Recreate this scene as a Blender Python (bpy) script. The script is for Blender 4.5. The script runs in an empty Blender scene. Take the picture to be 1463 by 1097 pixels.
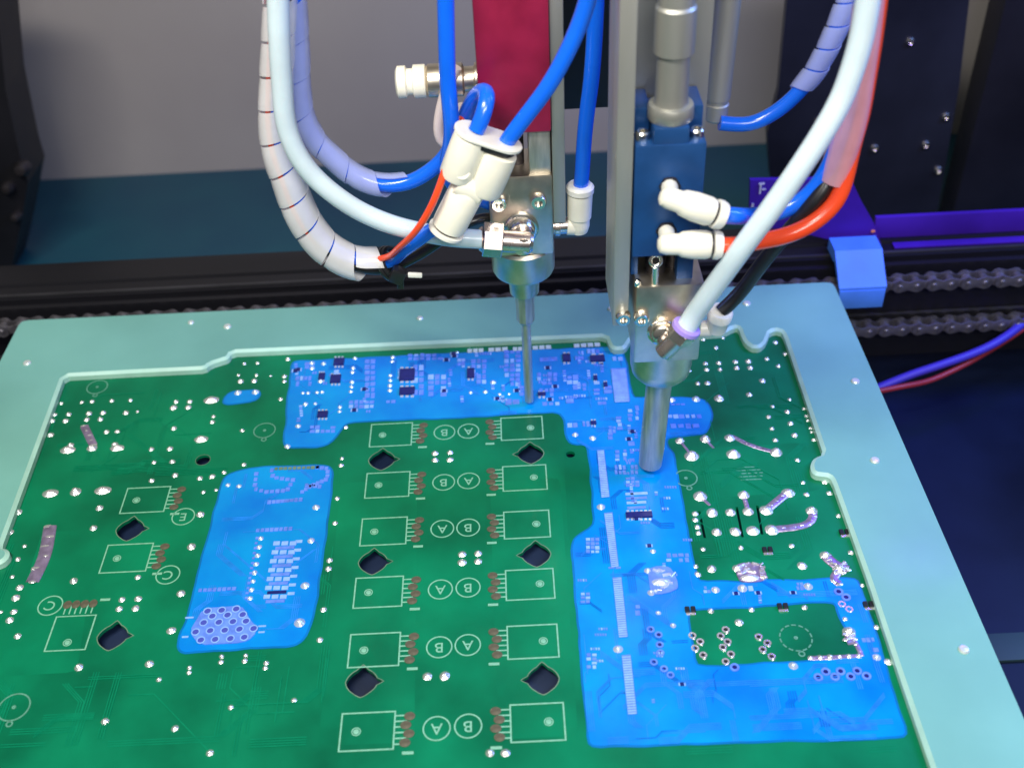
import bpy, bmesh, math, random
from mathutils import Vector, Matrix, noise
from mathutils.geometry import tessellate_polygon
random.seed(7)
SC = bpy.context.scene
COL = SC.collection

# ------------------------------------------------------------------ camera
F, PITCH, ROLL, YAW, CAMH = 1586.86, .701804, .0550724, -.0092169, .3627
CX, CY = 731.5, 548.5
_d = Vector((math.sin(YAW)*math.cos(PITCH), math.cos(YAW)*math.cos(PITCH), -math.sin(PITCH)))
_r0 = Vector((math.cos(YAW), -math.sin(YAW), 0)); _u0 = _r0.cross(_d)
_R = _r0*math.cos(ROLL) - _u0*math.sin(ROLL)
_U = _u0*math.cos(ROLL) + _r0*math.sin(ROLL)
cam = bpy.data.cameras.new('camera'); camo = bpy.data.objects.new('camera', cam); COL.objects.link(camo)
m = Matrix((_R, _U, -_d)).transposed().to_4x4(); m.translation = (0, 0, CAMH)
camo.matrix_world = m
cam.sensor_fit = 'HORIZONTAL'; cam.sensor_width = 36; cam.lens = 36*F/1463
cam.clip_start = .01; cam.clip_end = 50
cam.dof.use_dof = True; cam.dof.focus_distance = .48; cam.dof.aperture_fstop = 9
SC.camera = camo

# ------------------------------------------------------------------ world and lamps
w = bpy.data.worlds.new('World'); SC.world = w; w.use_nodes = True
bg = w.node_tree.nodes['Background']; bg.inputs[0].default_value = (.62, .62, .60, 1); bg.inputs[1].default_value = .20
def area(name, loc, target, sx, sy, power, col):
    l = bpy.data.lights.new(name, 'AREA'); l.shape = 'RECTANGLE'; l.size = sx; l.size_y = sy
    l.energy = power; l.color = col
    o = bpy.data.objects.new(name, l); COL.objects.link(o); o.location = loc
    o.rotation_euler = (Vector(target)-Vector(loc)).to_track_quat('-Z', 'Y').to_euler()
    return o
area('machine_ceiling_lamp', (-.20, .06, .70), (-.05, .34, 0), .36, .10, 5.6, (1, .95, .86))
area('machine_front_lamp', (.12, -.16, .56), (.02, .36, .03), .36, .12, 3.0, (1, .98, .95))
area('ultraviolet_lamp', (.25, .47, .21), (.245, .545, 0), .05, .05, .34, (.16, .04, 1))
area('blue_side_lamp', (.52, .42, .42), (.20, .38, 0), .16, .24, 2.8, (.18, .36, 1))
SC.view_settings.view_transform = 'Standard'; SC.view_settings.look = 'None'
SC.view_settings.exposure = 0; SC.view_settings.gamma = 1

# ------------------------------------------------------------------ pixel helpers
def ray(x, y): return _R*((x-CX)/F) - _U*((y-CY)/F) + _d
def B(x, y, z=0.):                      # point of the level z seen at a pixel
    v = ray(x, y); t = (z-CAMH)/v.z
    return Vector((v.x*t, v.y*t, z))
def S(x, y, Y):                         # point of the upright plane at depth Y
    v = ray(x, y); t = Y/v.y
    return Vector((v.x*t, Y, CAMH+v.z*t))
def PXM(p): return (Vector(p)-Vector((0, 0, CAMH))).dot(_d)/F     # metres per pixel at a point
def sxy(x, y):
    return (B(x+1, y)-B(x-1, y)).length/2, (B(x, y+1)-B(x, y-1)).length/2

# ------------------------------------------------------------------ materials
M = {}
def mat(name, col, rough=.5, metal=0., coat=0., var=0., vscale=60., bump=0., bscale=400., alpha=1., trans=0., spec=.5, sss=0., aniso=None, col2=None):
    ma = bpy.data.materials.new(name); ma.use_nodes = True; nt = ma.node_tree; N = nt.nodes; L = nt.links
    b = N['Principled BSDF']
    b.inputs['Base Color'].default_value = (*col, 1); b.inputs['Roughness'].default_value = rough
    b.inputs['Metallic'].default_value = metal; b.inputs['Coat Weight'].default_value = coat
    b.inputs['Coat Roughness'].default_value = .12
    b.inputs['Alpha'].default_value = alpha; b.inputs['Transmission Weight'].default_value = trans
    b.inputs['Specular IOR Level'].default_value = spec
    if sss: b.inputs['Subsurface Weight'].default_value = sss; b.inputs['Subsurface Radius'].default_value = (.004, .006, .006)
    tc = N.new('ShaderNodeTexCoord')
    src = tc.outputs['Object']
    if aniso:
        mp = N.new('ShaderNodeMapping'); mp.inputs['Scale'].default_value = aniso; L.new(src, mp.inputs[0]); src = mp.outputs[0]
    if var:
        n = N.new('ShaderNodeTexNoise'); n.inputs['Scale'].default_value = vscale; n.inputs['Detail'].default_value = 5
        L.new(src, n.inputs['Vector'])
        mx = N.new('ShaderNodeMix'); mx.data_type = 'RGBA'
        mx.inputs[6].default_value = (*[c*(1-var) for c in col], 1); mx.inputs[7].default_value = (*[min(1, c*(1+var)) for c in col], 1)
        if col2: mx.inputs[6].default_value = (*col, 1); mx.inputs[7].default_value = (*col2, 1)
        cr = N.new('ShaderNodeMapRange'); cr.inputs[1].default_value = .32; cr.inputs[2].default_value = .68; L.new(n.outputs['Fac'], cr.inputs[0])
        L.new(cr.outputs[0], mx.inputs[0]); L.new(mx.outputs[2], b.inputs['Base Color'])
        r = N.new('ShaderNodeMapRange'); r.inputs[3].default_value = max(.02, rough*.75); r.inputs[4].default_value = min(1, rough*1.3)
        L.new(n.outputs['Fac'], r.inputs[0]); L.new(r.outputs[0], b.inputs['Roughness'])
    if bump:
        n2 = N.new('ShaderNodeTexNoise'); n2.inputs['Scale'].default_value = bscale; n2.inputs['Detail'].default_value = 4
        L.new(src, n2.inputs['Vector'])
        bp = N.new('ShaderNodeBump'); bp.inputs['Strength'].default_value = bump; bp.inputs['Distance'].default_value = .0005
        L.new(n2.outputs['Fac'], bp.inputs['Height']); L.new(bp.outputs[0], b.inputs['Normal'])
    M[name] = ma; return ma
mat('board_green', (.0, .155, .068), .36, 0, .08, .36, 20, .05, 900, spec=.22)
mat('coating_blue', (.0, .168, .62), .24, 0, .12, .2, 34, .55, 70, spec=.3, col2=(.0, .29, .69))
mat('coating_thin', (.0, .13, .36), .3, 0, .1, .2, 60, .3, 140, spec=.3, col2=(.0, .17, .50))
mat('under_trace', (.02, .22, .74), .3, 0, .1, .2, 200, spec=.3)
mat('under_trace_dark', (.0, .115, .54), .3, 0, .1, .2, 200, spec=.3)
mat('green_trace', (.0, .190, .088), .36, 0, .08, .1, 200, spec=.22)
mat('green_pour', (.0, .166, .073), .36, 0, .08, .30, 22, spec=.22)
mat('green_dark', (.0, .140, .062), .36, 0, .08, .30, 22, spec=.22)
mat('coated_pad', (.12, .245, .80), .35, 0, .1, .2, 300, .2, 900, spec=.3)
mat('coated_pale', (.25, .44, .92), .35, 0, .1, .12, 300, spec=.3)
mat('coated_chip', (.010, .016, .14), .3, 0, .2, .2, 300, spec=.3)
mat('coated_tin', (.62, .74, 1.), .22, .5, .2, .1, 300)
mat('tin', (.95, .93, .94), .20, .8, 0, .08, 500, .3, 1500)
mat('tinned_trace', (.42, .34, .52), .30, .7, .1, .25, 300, .5, 400)
mat('copper_dull', (.11, .10, .065), .45, .1, .1, .25, 400)
mat('silk', (.19, .46, .31), .6, var=.15, vscale=500)
mat('silk_dim', (.09, .28, .19), .6, var=.15, vscale=500)
mat('silk_white', (.55, .66, .66), .6, var=.1, vscale=500)
mat('dark_slot', (.004, .006, .008), .6)
mat('hole_wall', (.13, .22, .14), .6, var=.2, vscale=300)
mat('tray', (.148, .368, .322), .40, 0, .05, .2, 11, .08, 700, sss=.18, spec=.35, col2=(.198, .475, .418))
mat('tray_edge', (.36, .62, .52), .45, 0, 0, .10, 60, .05, 500, sss=.1)
mat('tray_pin', (.72, .80, .78), .3, .4)
mat('steel', (.72, .645, .53), .36, 1, 0, .14, 120, .10, 300)
mat('steel_brushed', (.60, .57, .50), .44, .9, 0, .2, 60, .12, 400, aniso=(8, 8, 1))
mat('steel_bright', (.82, .79, .72), .22, 1, 0, .08, 150)
mat('nickel_fitting', (.80, .70, .65), .26, 1, 0, .1, 150)
mat('aluminium', (.46, .46, .42), .48, .75, 0, .12, 50, .08, 500, aniso=(1, 1, .15))
mat('dark_metal', (.045, .04, .045), .4, .6, 0, .2, 120)
mat('crimson', (.26, .006, .042), .45, .1, .05, .15, 80, .05, 500)
mat('anodised_blue', (.010, .065, .22), .42, .3, .05, .15, 70, .06, 700)
mat('white_plastic', (.90, .87, .74), .38, 0, .08, .05, 90, .03, 400, sss=.05)
mat('white_collar', (.84, .83, .76), .34, 0, .1, .04, 90)
mat('tube_blue', (.006, .135, .82), .2, 0, .3, .06, 60)
mat('tube_milky', (.62, .74, .80), .30, 0, .2, .06, 60, sss=.4)
mat('tube_red', (.92, .075, .018), .25, 0, .3, .05, 60)
mat('tube_pale', (.70, .60, .58), .4, 0, .1, .05, 60, sss=.2)
mat('cable_black', (.010, .010, .012), .35, 0, .2, .2, 100)
mat('wrap_clear', (.92, .92, .93), .22, 0, .3, .06, 90, .1, 300, alpha=.46)
mat('wrap_bluish', (.50, .57, .95), .22, 0, .3, .08, 90, .1, 300, alpha=.42)
mat('wrap_pink', (.94, .52, .60), .22, 0, .3, .08, 90, .1, 300, alpha=.46)
mat('purple_collar', (.40, .28, .80), .35, 0, .2)
mat('rail_black', (.012, .012, .016), .36, .3, 0, .25, 40, .06, 400, aniso=(.1, 1, 1))
mat('rail_edge', (.07, .07, .08), .35, .6, 0, .2, 40)
mat('chain_steel', (.20, .19, .21), .45, .8, 0, .4, 150, .3, 500)
mat('clip_blue', (.07, .24, .80), .5, 0, 0, .08, 60, .04, 500)
mat('violet_light_paint', (.045, .012, .26), .5, 0, 0, .25, 18, spec=.15)  # violet light on bracket and bar put into the base colour
mat('wall_grey', (.32, .29, .28), .55, 0, 0, .2, 3, col2=(.41, .385, .36))
mat('floor_blue', (.008, .050, .095), .40, 0, 0, .6, 9, .5, 22, spec=.35, col2=(.014, .085, .115))
mat('black_panel', (.014, .016, .022), .38, .2, 0, .5, 9, .05, 200)
mat('black_matt', (.005, .005, .008), .5, 0, 0, .3, 20)
mat('wire_violet', (.045, .03, .40), .45)
mat('wire_red', (.26, .02, .03), .4)
mat('grey_block', (.018, .050, .070), .6)
mat('floor_shade_indigo', (.004, .009, .034), .45, 0, 0, .5, 8, .1, 60, spec=.3)
mat('backing_navy', (.006, .016, .050), .5, 0, 0, .3, 30)
mat('coated_hole', (.06, .08, .42), .35, 0, .1, spec=.3)
mat('orange_mark', (.8, .25, .1), .5)

# ------------------------------------------------------------------ builders
ORG = {}
def link(o, parent=None):
    COL.objects.link(o)
    if parent is not None: o.parent = parent
    return o
def tag(o, label=None, cat=None, group=None, kind=None):
    if label: o['label'] = label
    if cat: o['category'] = cat
    if group: o['group'] = group
    if kind: o['kind'] = kind
    return o
def thing(name, loc, label, cat, group=None):
    o = bpy.data.objects.new(name, None); o.empty_display_size = .01; link(o); o.location = loc
    ORG[o] = Vector(loc); return tag(o, label, cat, group)
def mesh(name, vf, material, parent=None, smooth=True, origin=None):
    v, f = vf
    if parent is not None: org = ORG[parent]
    else:
        org = Vector(origin) if origin is not None else Vector((sum(a[0] for a in v)/len(v), sum(a[1] for a in v)/len(v), min(a[2] for a in v)))
    me = bpy.data.meshes.new(name)
    me.from_pydata([tuple(Vector(a)-org) for a in v], [], f); me.validate()
    me.materials.append(M[material])
    bm = bmesh.new(); bm.from_mesh(me); bmesh.ops.recalc_face_normals(bm, faces=bm.faces); bm.to_mesh(me); bm.free()
    if smooth:
        me.polygons.foreach_set('use_smooth', [True]*len(me.polygons))
        try: me.set_sharp_from_angle(angle=math.radians(38))
        except Exception: pass
    o = bpy.data.objects.new(name, me); link(o, parent)
    ORG[o] = org
    if parent is None: o.location = org
    return o
def piece(name, me, pos, parent, scale=(1, 1, 1), rz=0.):          # another object on shared mesh data
    o = bpy.data.objects.new(name, me); link(o, parent); o.location = Vector(pos)-ORG[parent]
    o.scale = scale; o.rotation_euler = (0, 0, rz); ORG[o] = Vector(pos); return o
def raw(name, vf, material, smooth=True):
    me = bpy.data.meshes.new(name); me.from_pydata([tuple(a) for a in vf[0]], [], vf[1]); me.materials.append(M[material])
    bm = bmesh.new(); bm.from_mesh(me); bmesh.ops.recalc_face_normals(bm, faces=bm.faces); bm.to_mesh(me); bm.free()
    if smooth:
        me.polygons.foreach_set('use_smooth', [True]*len(me.polygons))
        try: me.set_sharp_from_angle(angle=math.radians(38))
        except Exception: pass
    return me
def join(*vfs):
    V, Fc = [], []
    for v, f in vfs:
        n = len(V); V += [tuple(a) for a in v]; Fc += [[i+n for i in q] for q in f]
    return V, Fc
def box(c, s, bev=0., rot=None, seg=2):
    bm = bmesh.new(); bmesh.ops.create_cube(bm, size=1)
    for v in bm.verts: v.co = Vector((v.co.x*s[0], v.co.y*s[1], v.co.z*s[2]))
    if bev: bmesh.ops.bevel(bm, geom=bm.edges[:]+bm.verts[:], offset=bev, segments=seg, profile=.6, affect='EDGES')
    if rot is not None: bmesh.ops.transform(bm, matrix=rot.to_4x4() if hasattr(rot, 'to_4x4') else rot, verts=bm.verts)
    bm.verts.index_update()
    vf = [tuple(v.co+Vector(c)) for v in bm.verts], [[v.index for v in f.verts] for f in bm.faces]
    bm.free(); return vf
def bounds(x0, x1, y0, y1, z0, z1, bev=0.): return box(((x0+x1)/2, (y0+y1)/2, (z0+z1)/2), (abs(x1-x0), abs(y1-y0), abs(z1-z0)), bev)
def prism(outer, z0, z1, holes=(), bev=0.):
    loops = [[Vector((p[0], p[1], 0)) for p in outer]]+[[Vector((p[0], p[1], 0)) for p in h] for h in holes]
    tri = tessellate_polygon(loops); flat = [p for l in loops for p in l]; n = len(flat)
    V = [(p.x, p.y, z1) for p in flat]+[(p.x, p.y, z0) for p in flat]
    Fc = [list(t) for t in tri]+[[i+n for i in reversed(t)] for t in tri]
    k = 0
    for l in loops:
        for i in range(len(l)):
            a, b = k+i, k+(i+1) % len(l); Fc.append([a, b, b+n, a+n])
        k += len(l)
    return V, Fc
def profile_x(pts, x0, x1):            # a (y, z) section run along x
    loop = [Vector((p[0], p[1], 0)) for p in pts]; tri = tessellate_polygon([loop]); n = len(pts)
    V = [(x0, p[0], p[1]) for p in pts]+[(x1, p[0], p[1]) for p in pts]
    Fc = [list(t) for t in tri]+[[i+n for i in reversed(t)] for t in tri]
    Fc += [[i, (i+1) % n, (i+1) % n+n, i+n] for i in range(n)]
    return V, Fc
def profile_y(pts, y0, y1):            # an (x, z) outline run along y
    loop = [Vector((p[0], p[1], 0)) for p in pts]; tri = tessellate_polygon([loop]); n = len(pts)
    V = [(p[0], y0, p[1]) for p in pts]+[(p[0], y1, p[1]) for p in pts]
    Fc = [list(t) for t in tri]+[[i+n for i in reversed(t)] for t in tri]
    Fc += [[i, (i+1) % n, (i+1) % n+n, i+n] for i in range(n)]
    return V, Fc
def frame(ax):
    ax = Vector(ax).normalized(); h = Vector((0, 0, 1)) if abs(ax.z) < .9 else Vector((0, 1, 0))
    u = h.cross(ax).normalized(); return u, ax.cross(u), ax
def lathe(p, ax, prof, n=28, flats=0):  # prof: (radius, distance along the axis)
    u, v, a = frame(ax); p = Vector(p); V, Fc = [], []
    for r, h in prof:
        for k in range(n):
            t = 2*math.pi*k/n; rr = r
            if flats: rr = r*math.cos(math.pi/flats)/math.cos((t % (2*math.pi/flats))-math.pi/flats)
            V.append(tuple(p+a*h+(u*math.cos(t)+v*math.sin(t))*rr))
    for j in range(len(prof)-1):
        for k in range(n): Fc.append([j*n+k, j*n+(k+1) % n, (j+1)*n+(k+1) % n, (j+1)*n+k])
    Fc.append(list(range(n))[::-1]); Fc.append([(len(prof)-1)*n+k for k in range(n)])
    return V, Fc
def cyl(p, q, r, r2=None, n=28, bev=.0003, flats=0):
    p, q = Vector(p), Vector(q); L = (q-p).length; r2 = r if r2 is None else r2; b = min(bev, L*.3)
    return lathe(p, q-p, [(r-b, 0), (r, b), (r2, L-b), (r2-b, L)], n, flats)
def smooth_path(pts, step=.0022):
    P = [Vector(p) for p in pts]; P = [P[0]*2-P[1]]+P+[P[-1]*2-P[-2]]; out = []
    for i in range(1, len(P)-2):
        a, b, c, d = P[i-1:i+3]; n = max(2, int((c-b).length/step))
        for k in range(n):
            t = k/n
            out.append(.5*((2*b)+(c-a)*t+(2*a-5*b+4*c-d)*t*t+(3*b-a-3*c+d)*t**3))
    out.append(P[-2])
    for _ in range(3): out = [out[0]]+[(out[i-1]+out[i]*2+out[i+1])/4 for i in range(1, len(out)-1)]+[out[-1]]
    return out
def frames(path):
    T = [(path[min(i+1, len(path)-1)]-path[max(i-1, 0)]).normalized() for i in range(len(path))]
    u = frame(T[0])[0]; res = []
    for t in T:
        u = (u-t*u.dot(t)).normalized(); res.append((u, t.cross(u), t))
    return res
def tube(pts, r, n=18, r2=None):
    path = smooth_path(pts); fr = frames(path); V, Fc = [], []; r2 = r if r2 is None else r2
    for i, (p, (u, v, t)) in enumerate(zip(path, fr)):
        rr = r+(r2-r)*i/(len(path)-1)
        for k in range(n):
            a = 2*math.pi*k/n; V.append(tuple(p+(u*math.cos(a)+v*math.sin(a))*rr))
    for i in range(len(path)-1):
        for k in range(n): Fc.append([i*n+k, i*n+(k+1) % n, (i+1)*n+(k+1) % n, (i+1)*n+k])
    Fc.append(list(range(n))[::-1]); Fc.append([(len(path)-1)*n+k for k in range(n)])
    return V, Fc
def ribbon(pts, r0, r1, pitch, fill=.93, thick=.0006, n=26):       # spiral wrap round a path
    path = smooth_path(pts, .0006); fr = frames(path); cum = [0.]
    for i in range(1, len(path)): cum.append(cum[-1]+(path[i]-path[i-1]).length)
    Ltot = cum[-1]
    def at(s):
        s = min(max(s, 0), Ltot); lo = 0; hi = len(cum)-1
        while hi-lo > 1:
            mid = (lo+hi)//2
            if cum[mid] <= s: lo = mid
            else: hi = mid
        t = (s-cum[lo])/max(1e-9, cum[hi]-cum[lo]); p = path[lo].lerp(path[hi], t); return p, fr[lo]
    turns = max(1., (Ltot-pitch*fill)/pitch); K = int(turns*n); W = 6; V, Fc = [], []
    for k in range(K+1):
        ang = 2*math.pi*k/n; s = pitch*k/n; rb = r0+(r1-r0)*s/Ltot
        for j in range(W):
            p, (u, v, t) = at(s+j/(W-1)*pitch*fill)
            edge = 1 if j in (0, W-1) else 0
            for q in (0, 1):
                rr = rb-q*thick+.00035*(j/(W-1))-(.00018 if edge and q == 0 else 0)
                V.append(tuple(p+(u*math.cos(ang)+v*math.sin(ang))*rr))
    def id(k, j, q): return (k*W+j)*2+q
    for k in range(K):
        for j in range(W-1):
            Fc.append([id(k, j, 0), id(k, j+1, 0), id(k+1, j+1, 0), id(k+1, j, 0)])
            Fc.append([id(k, j, 1), id(k+1, j, 1), id(k+1, j+1, 1), id(k, j+1, 1)])
        Fc.append([id(k, 0, 0), id(k+1, 0, 0), id(k+1, 0, 1), id(k, 0, 1)])
        Fc.append([id(k, W-1, 0), id(k, W-1, 1), id(k+1, W-1, 1), id(k+1, W-1, 0)])
    for k in (0, K):
        for j in range(W-1): Fc.append([id(k, j, 0), id(k, j, 1), id(k, j+1, 1), id(k, j+1, 0)])
    return V, Fc
def sleeve(pts, r0, r1, th, n=26):
    path = smooth_path(pts); fr = frames(path); V, Fc = [], []; m_ = len(path)
    for i, (p, (u, v, t)) in enumerate(zip(path, fr)):
        rr = r0+(r1-r0)*i/(m_-1)
        for q in (0, th):
            for k in range(n):
                a = 2*math.pi*k/n; V.append(tuple(p+(u*math.cos(a)*.78+v*math.sin(a))*(rr-q)))
    for i in range(m_-1):
        for q in (0, 1):
            for k in range(n):
                A_ = (i*2+q)*n; B_ = ((i+1)*2+q)*n; Fc.append([A_+k, A_+(k+1) % n, B_+(k+1) % n, B_+k])
    for i in (0, m_-1):
        for k in range(n): Fc.append([i*2*n+k, i*2*n+(k+1) % n, i*2*n+n+(k+1) % n, i*2*n+n+k])
    return V, Fc
def ring(c, r, wd, n=36, h=.00012, a0=0., a1=2*math.pi, dash=0):
    V, Fc = [], []; c = Vector(c)
    for k in range(n+1):
        a = a0+(a1-a0)*k/n
        for rr in (r-wd/2, r+wd/2):
            for z in (0, h): V.append((c.x+rr*math.cos(a), c.y+rr*math.sin(a), c.z+z))
    for k in range(n):
        if dash and k % dash == dash-1: continue
        i, j = k*4, k*4+4
        Fc += [[i+1, i+3, j+3, j+1], [i, j, j+2, i+2], [i, i+1, j+1, j], [i+2, j+2, j+3, i+3]]
    return V, Fc
def strip(pts, wd, z, h=.00012, closed=False):
    out = []; n = len(pts)
    for i in range(n if closed else n-1):
        a, b = Vector(pts[i][:2]), Vector(pts[(i+1) % n][:2]); d = (b-a)
        L = d.length; ang = math.atan2(d.y, d.x)
        out.append(box((*((a+b)/2), z+h/2+i*3e-6), (L+wd*.98, wd, h), 0, Matrix.Rotation(ang, 3, 'Z')))
    return join(*out)
def rounded(poly, k=2, amt=.25):
    P = [Vector(p[:2]) for p in poly]
    for _ in range(k):
        Q = []
        for i in range(len(P)):
            a, b = P[i], P[(i+1) % len(P)]
            t = min(amt, .0022/max(1e-6, (b-a).length))
            Q += [a.lerp(b, t), a.lerp(b, 1-t)]
        P = Q
    return P
def wobble(poly, amp=.0005, step=.003, seed=0):
    out = []
    for i in range(len(poly)):
        a, b = poly[i], poly[(i+1) % len(poly)]; n = max(1, int((b-a).length/step))
        for k in range(n):
            p = a.lerp(b, k/n)
            q = noise.noise_vector(Vector((p.x*120+seed, p.y*120, 1.7)))
            out.append(Vector((p.x+q.x*amp, p.y+q.y*amp)))
    return out
def Z(ox, oy, s, pts): return [(ox+p[0]/s, oy+p[1]/s)+tuple(p[2:]) for p in pts]
z0 = lambda x, y: (300+x/4.064, 480+y/4.064)

# ================================================================== SETTING
FZ = -.10
tag(mesh('floor', bounds(-1.6, 1.6, -.6, 1.2, FZ-.02, FZ), 'floor_blue'), kind='structure')
tag(mesh('shaded_floor_sheet', bounds(-1.6, 1.6, -.6, .556, FZ+.0005, FZ+.005), 'floor_shade_indigo'), kind='structure')  # added darker sheet over the floor; the shade by the tray is its colour
WY = B(200, 250, FZ).y
tag(mesh('wall', bounds(-1.6, 1.6, WY, WY+.03, FZ-.02, 1.3), 'wall_grey'), kind='structure')

# side post at the left, black plates at the right
a = S(-60, 300, .70); b_ = S(26, 300, .70)
post = thing('machine_post', ((a.x+b_.x)/2, .71, FZ), 'black machine post with round clamps at the end of the grey wall', 'post')
pw = [S(-140, -30, .70), S(-8, -30, .70), S(8, 130, .70), S(30, 230, .70), S(40, 262, .70), S(28, 330, .70), S(8, 420, .70), S(-140, 430, .70)]
mesh('post_body', profile_y([(p.x, p.z) for p in pw]+[], .70, .74), 'black_matt', post, False)
for (x, y, r) in ((28, 250, 12), (8, 277, 10), (20, 318, 8)):
    c = S(x, y, .69); mesh('clamp', lathe(c-Vector((0, -.012, 0)), (0, -1, .2), [(r*.0004, 0), (r*.00045, .006), (r*.0003, .010), (r*.0001, .0105)], 20), 'dark_metal', post)

plY = .66
pl = thing('panel', (S(1240, 300, plY).x, plY, S(1240, 310, plY).z), 'black machine panel with small screws behind the violet lit bar', 'panel')
po = [S(1112, 130, plY), S(1130, -60, plY), S(1392, -60, plY), S(1371, 120, plY), S(1352, 230, plY), S(1337, 312, plY), S(1120, 322, plY), S(1100, 250, plY), S(1096, 190, plY)]
mesh('plate', profile_y([(p.x, p.z) for p in po], plY, plY+.006), 'black_panel', pl, False)
for (x, y) in ((1249, 212), (1322, 207), (1351, 167), (1340, 243), (1168, 175), (1300, 60), (1185, 40)):
    c = S(x, y, plY); s = mesh('screw', lathe(c+Vector((0, .001, 0)), (0, -1, 0), [(.0028, 0), (.0028, .0022), (.0022, .003), (.0013, .0031), (.0012, .0018), (.0002, .0018)], 16), 'steel_bright', pl)
sw = S(1368, 200, .74)
tag(mesh('side_wall', bounds(S(1330, 200, .74).x, S(1700, 200, .74).x, .675, .70, FZ, 1.0, .002), 'black_matt'), kind='structure')

# ================================================================== CONVEYOR RAIL
railL, railR = -.60, .62
yb = .512
rail = thing('conveyor_rail', (0, .54, FZ), 'black grooved aluminium conveyor rail running behind the milky tray', 'rail')
sec = [(yb, -.062), (yb, -.012), (yb+.0035, -.012), (yb+.0035, .0005), (yb+.0065, .0005), (yb+.0065, -.0015), (yb+.010, -.0015), (yb+.010, .0022), (yb+.013, .0022),
       (yb+.0140, .0032), (yb+.0210, .0032), (yb+.0222, .0015), (yb+.0232, .0042), (yb+.0430, .0042), (yb+.0445, .0027), (yb+.0445, -.062)]
mesh('rail_body', profile_x(sec, railL, railR), 'rail_black', rail, False)
mesh('edge_bead', bounds(railL, railR, yb+.0122, yb+.0138, .0022, .0037, .0003), 'rail_edge', rail)
mesh('edge_bead', bounds(railL, railR, yb+.0002, yb+.0034, -.0120, -.0105, .0003), 'rail_edge', rail)
mesh('edge_bead', bounds(railL, railR, yb-.0012, yb, -.031, -.0295, .0003), 'rail_edge', rail)
for x in (-.45, -.15, .15, .45): mesh('stand', bounds(x-.02, x+.02, .515, .540, FZ+.005, -.062), 'rail_black', rail, False)

# roller chain: rollers and alternating plates, upper strand and return strand
pitch = .009525
chain = thing('roller_chain', (.05, .506, -.045), 'grey steel roller chain running along the front of the black rail', 'chain')
def plate8(y, th, big):
    r = .0040 if big else .0036; o = []
    for k in range(10): t = math.pi/2+math.pi*k/9; o.append((r*math.cos(t), r*math.sin(t)))
    o.append((pitch*.5, -r*.62))
    for k in range(10): t = -math.pi/2+math.pi*k/9; o.append((pitch+r*math.cos(t), r*math.sin(t)))
    o.append((pitch*.5, r*.62))
    return profile_y(o, y-th/2, y+th/2)
lk_o = raw('link', join(plate8(-.0036, .0009, True), plate8(.0036, .0009, True), cyl((0, -.0046, 0), (0, .0046, 0), .0015, n=10), cyl((pitch, -.0046, 0), (pitch, .0046, 0), .0015, n=10)), 'chain_steel')
lk_i = raw('link', join(plate8(-.0025, .0009, False), plate8(.0025, .0009, False), cyl((0, -.002, 0), (0, .002, 0), .0029, n=14), cyl((pitch, -.002, 0), (pitch, .002, 0), .0029, n=14)), 'chain_steel')
cz = -.0062; cY = B(1380, 401, cz).y
cyv = .5075
n_up = 84
for i in range(n_up):
    piece('link', lk_o if i % 2 else lk_i, (-.385+i*pitch, cyv, cz), chain)
zl = S(1350, 463, cyv).z
for i in range(26):
    piece('link', lk_o if i % 2 else lk_i, (.165+i*pitch, cyv-.0002, zl), chain)

# violet lit bracket, bar and blue clip at the right
vb = thing('violet_lit_bracket', (.19, .548, .004), 'violet lit sheet bracket standing on the rail behind the red tube', 'bracket')
vY = .5335
vp = [S(1072, 258, vY), S(1196, 256, vY), S(1214, 252, vY), S(1232, 290, vY), S(1248, 318, vY), S(1262, 357, vY), S(1196, 357, vY), S(1186, 343, vY), S(1150, 334, vY), S(1100, 326, vY), S(1070, 318, vY)]
mesh('plate', profile_y([(p.x, p.z) for p in vp], vY, vY+.003), 'violet_light_paint', vb, False)
for i, (x, y) in enumerate(((1247, 330), (1250, 344))):
    c = S(x, y, vY); mesh('mark', box(c-Vector((0, .0004, 0)), (.002, .0008, .0012)), 'orange_mark', vb, False)
for (x, y, ww, hh) in ((1088, 262, 8, 2.2), (1086, 270, 2.4, 14), (1091, 270, 5, 2), (1075, 293, 3, 6)):
    c = S(x, y, vY); mesh('mark', box(c-Vector((0, .0004, 0)), (ww*.0004, .0008, hh*.0004)), 'wrap_clear', vb, False)
vbar = thing('violet_lit_bar', (.33, .57, .004), 'long violet lit bar lying along the back of the rail right of the bracket', 'bar')
p0, p1 = S(1236, 309, .555), S(1236, 352, .555)
mesh('bar', bounds(p0.x, .66, .5375, .5405, .0043, S(1300, 309, .5375).z, .0006), 'violet_light_paint', vbar)
mesh('lip', bounds(p0.x+.01, .66, yb+.0150, yb+.0205, .0033, .0046, .0003), 'violet_light_paint', vbar)
kt, km, kb = S(1228, 357, .5165), S(1232, 411, .4990), S(1236, 440, .4985)
kx0, kx1 = S(1196, 385, .508).x, S(1263, 385, .508).x
clip = thing('rail_clip', ((kx0+kx1)/2, .515, kb.z), 'light blue plastic clip block gripping the black rail beside the tray corner', 'clip')
mesh('sloped_cover', profile_x([(.530, .0044), (.530, kt.z), (.5165, kt.z), (.4990, km.z), (.4990, km.z-.0016), (.5012, km.z-.0012), (.5165, kt.z-.0045), (.5165, .0044)], kx0, kx1), 'clip_blue', clip, False)
mesh('front_flap', bounds(kx0+.0004, kx1-.0004, .4985, .5010, kb.z, km.z-.0017, .0005), 'clip_blue', clip)

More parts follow.
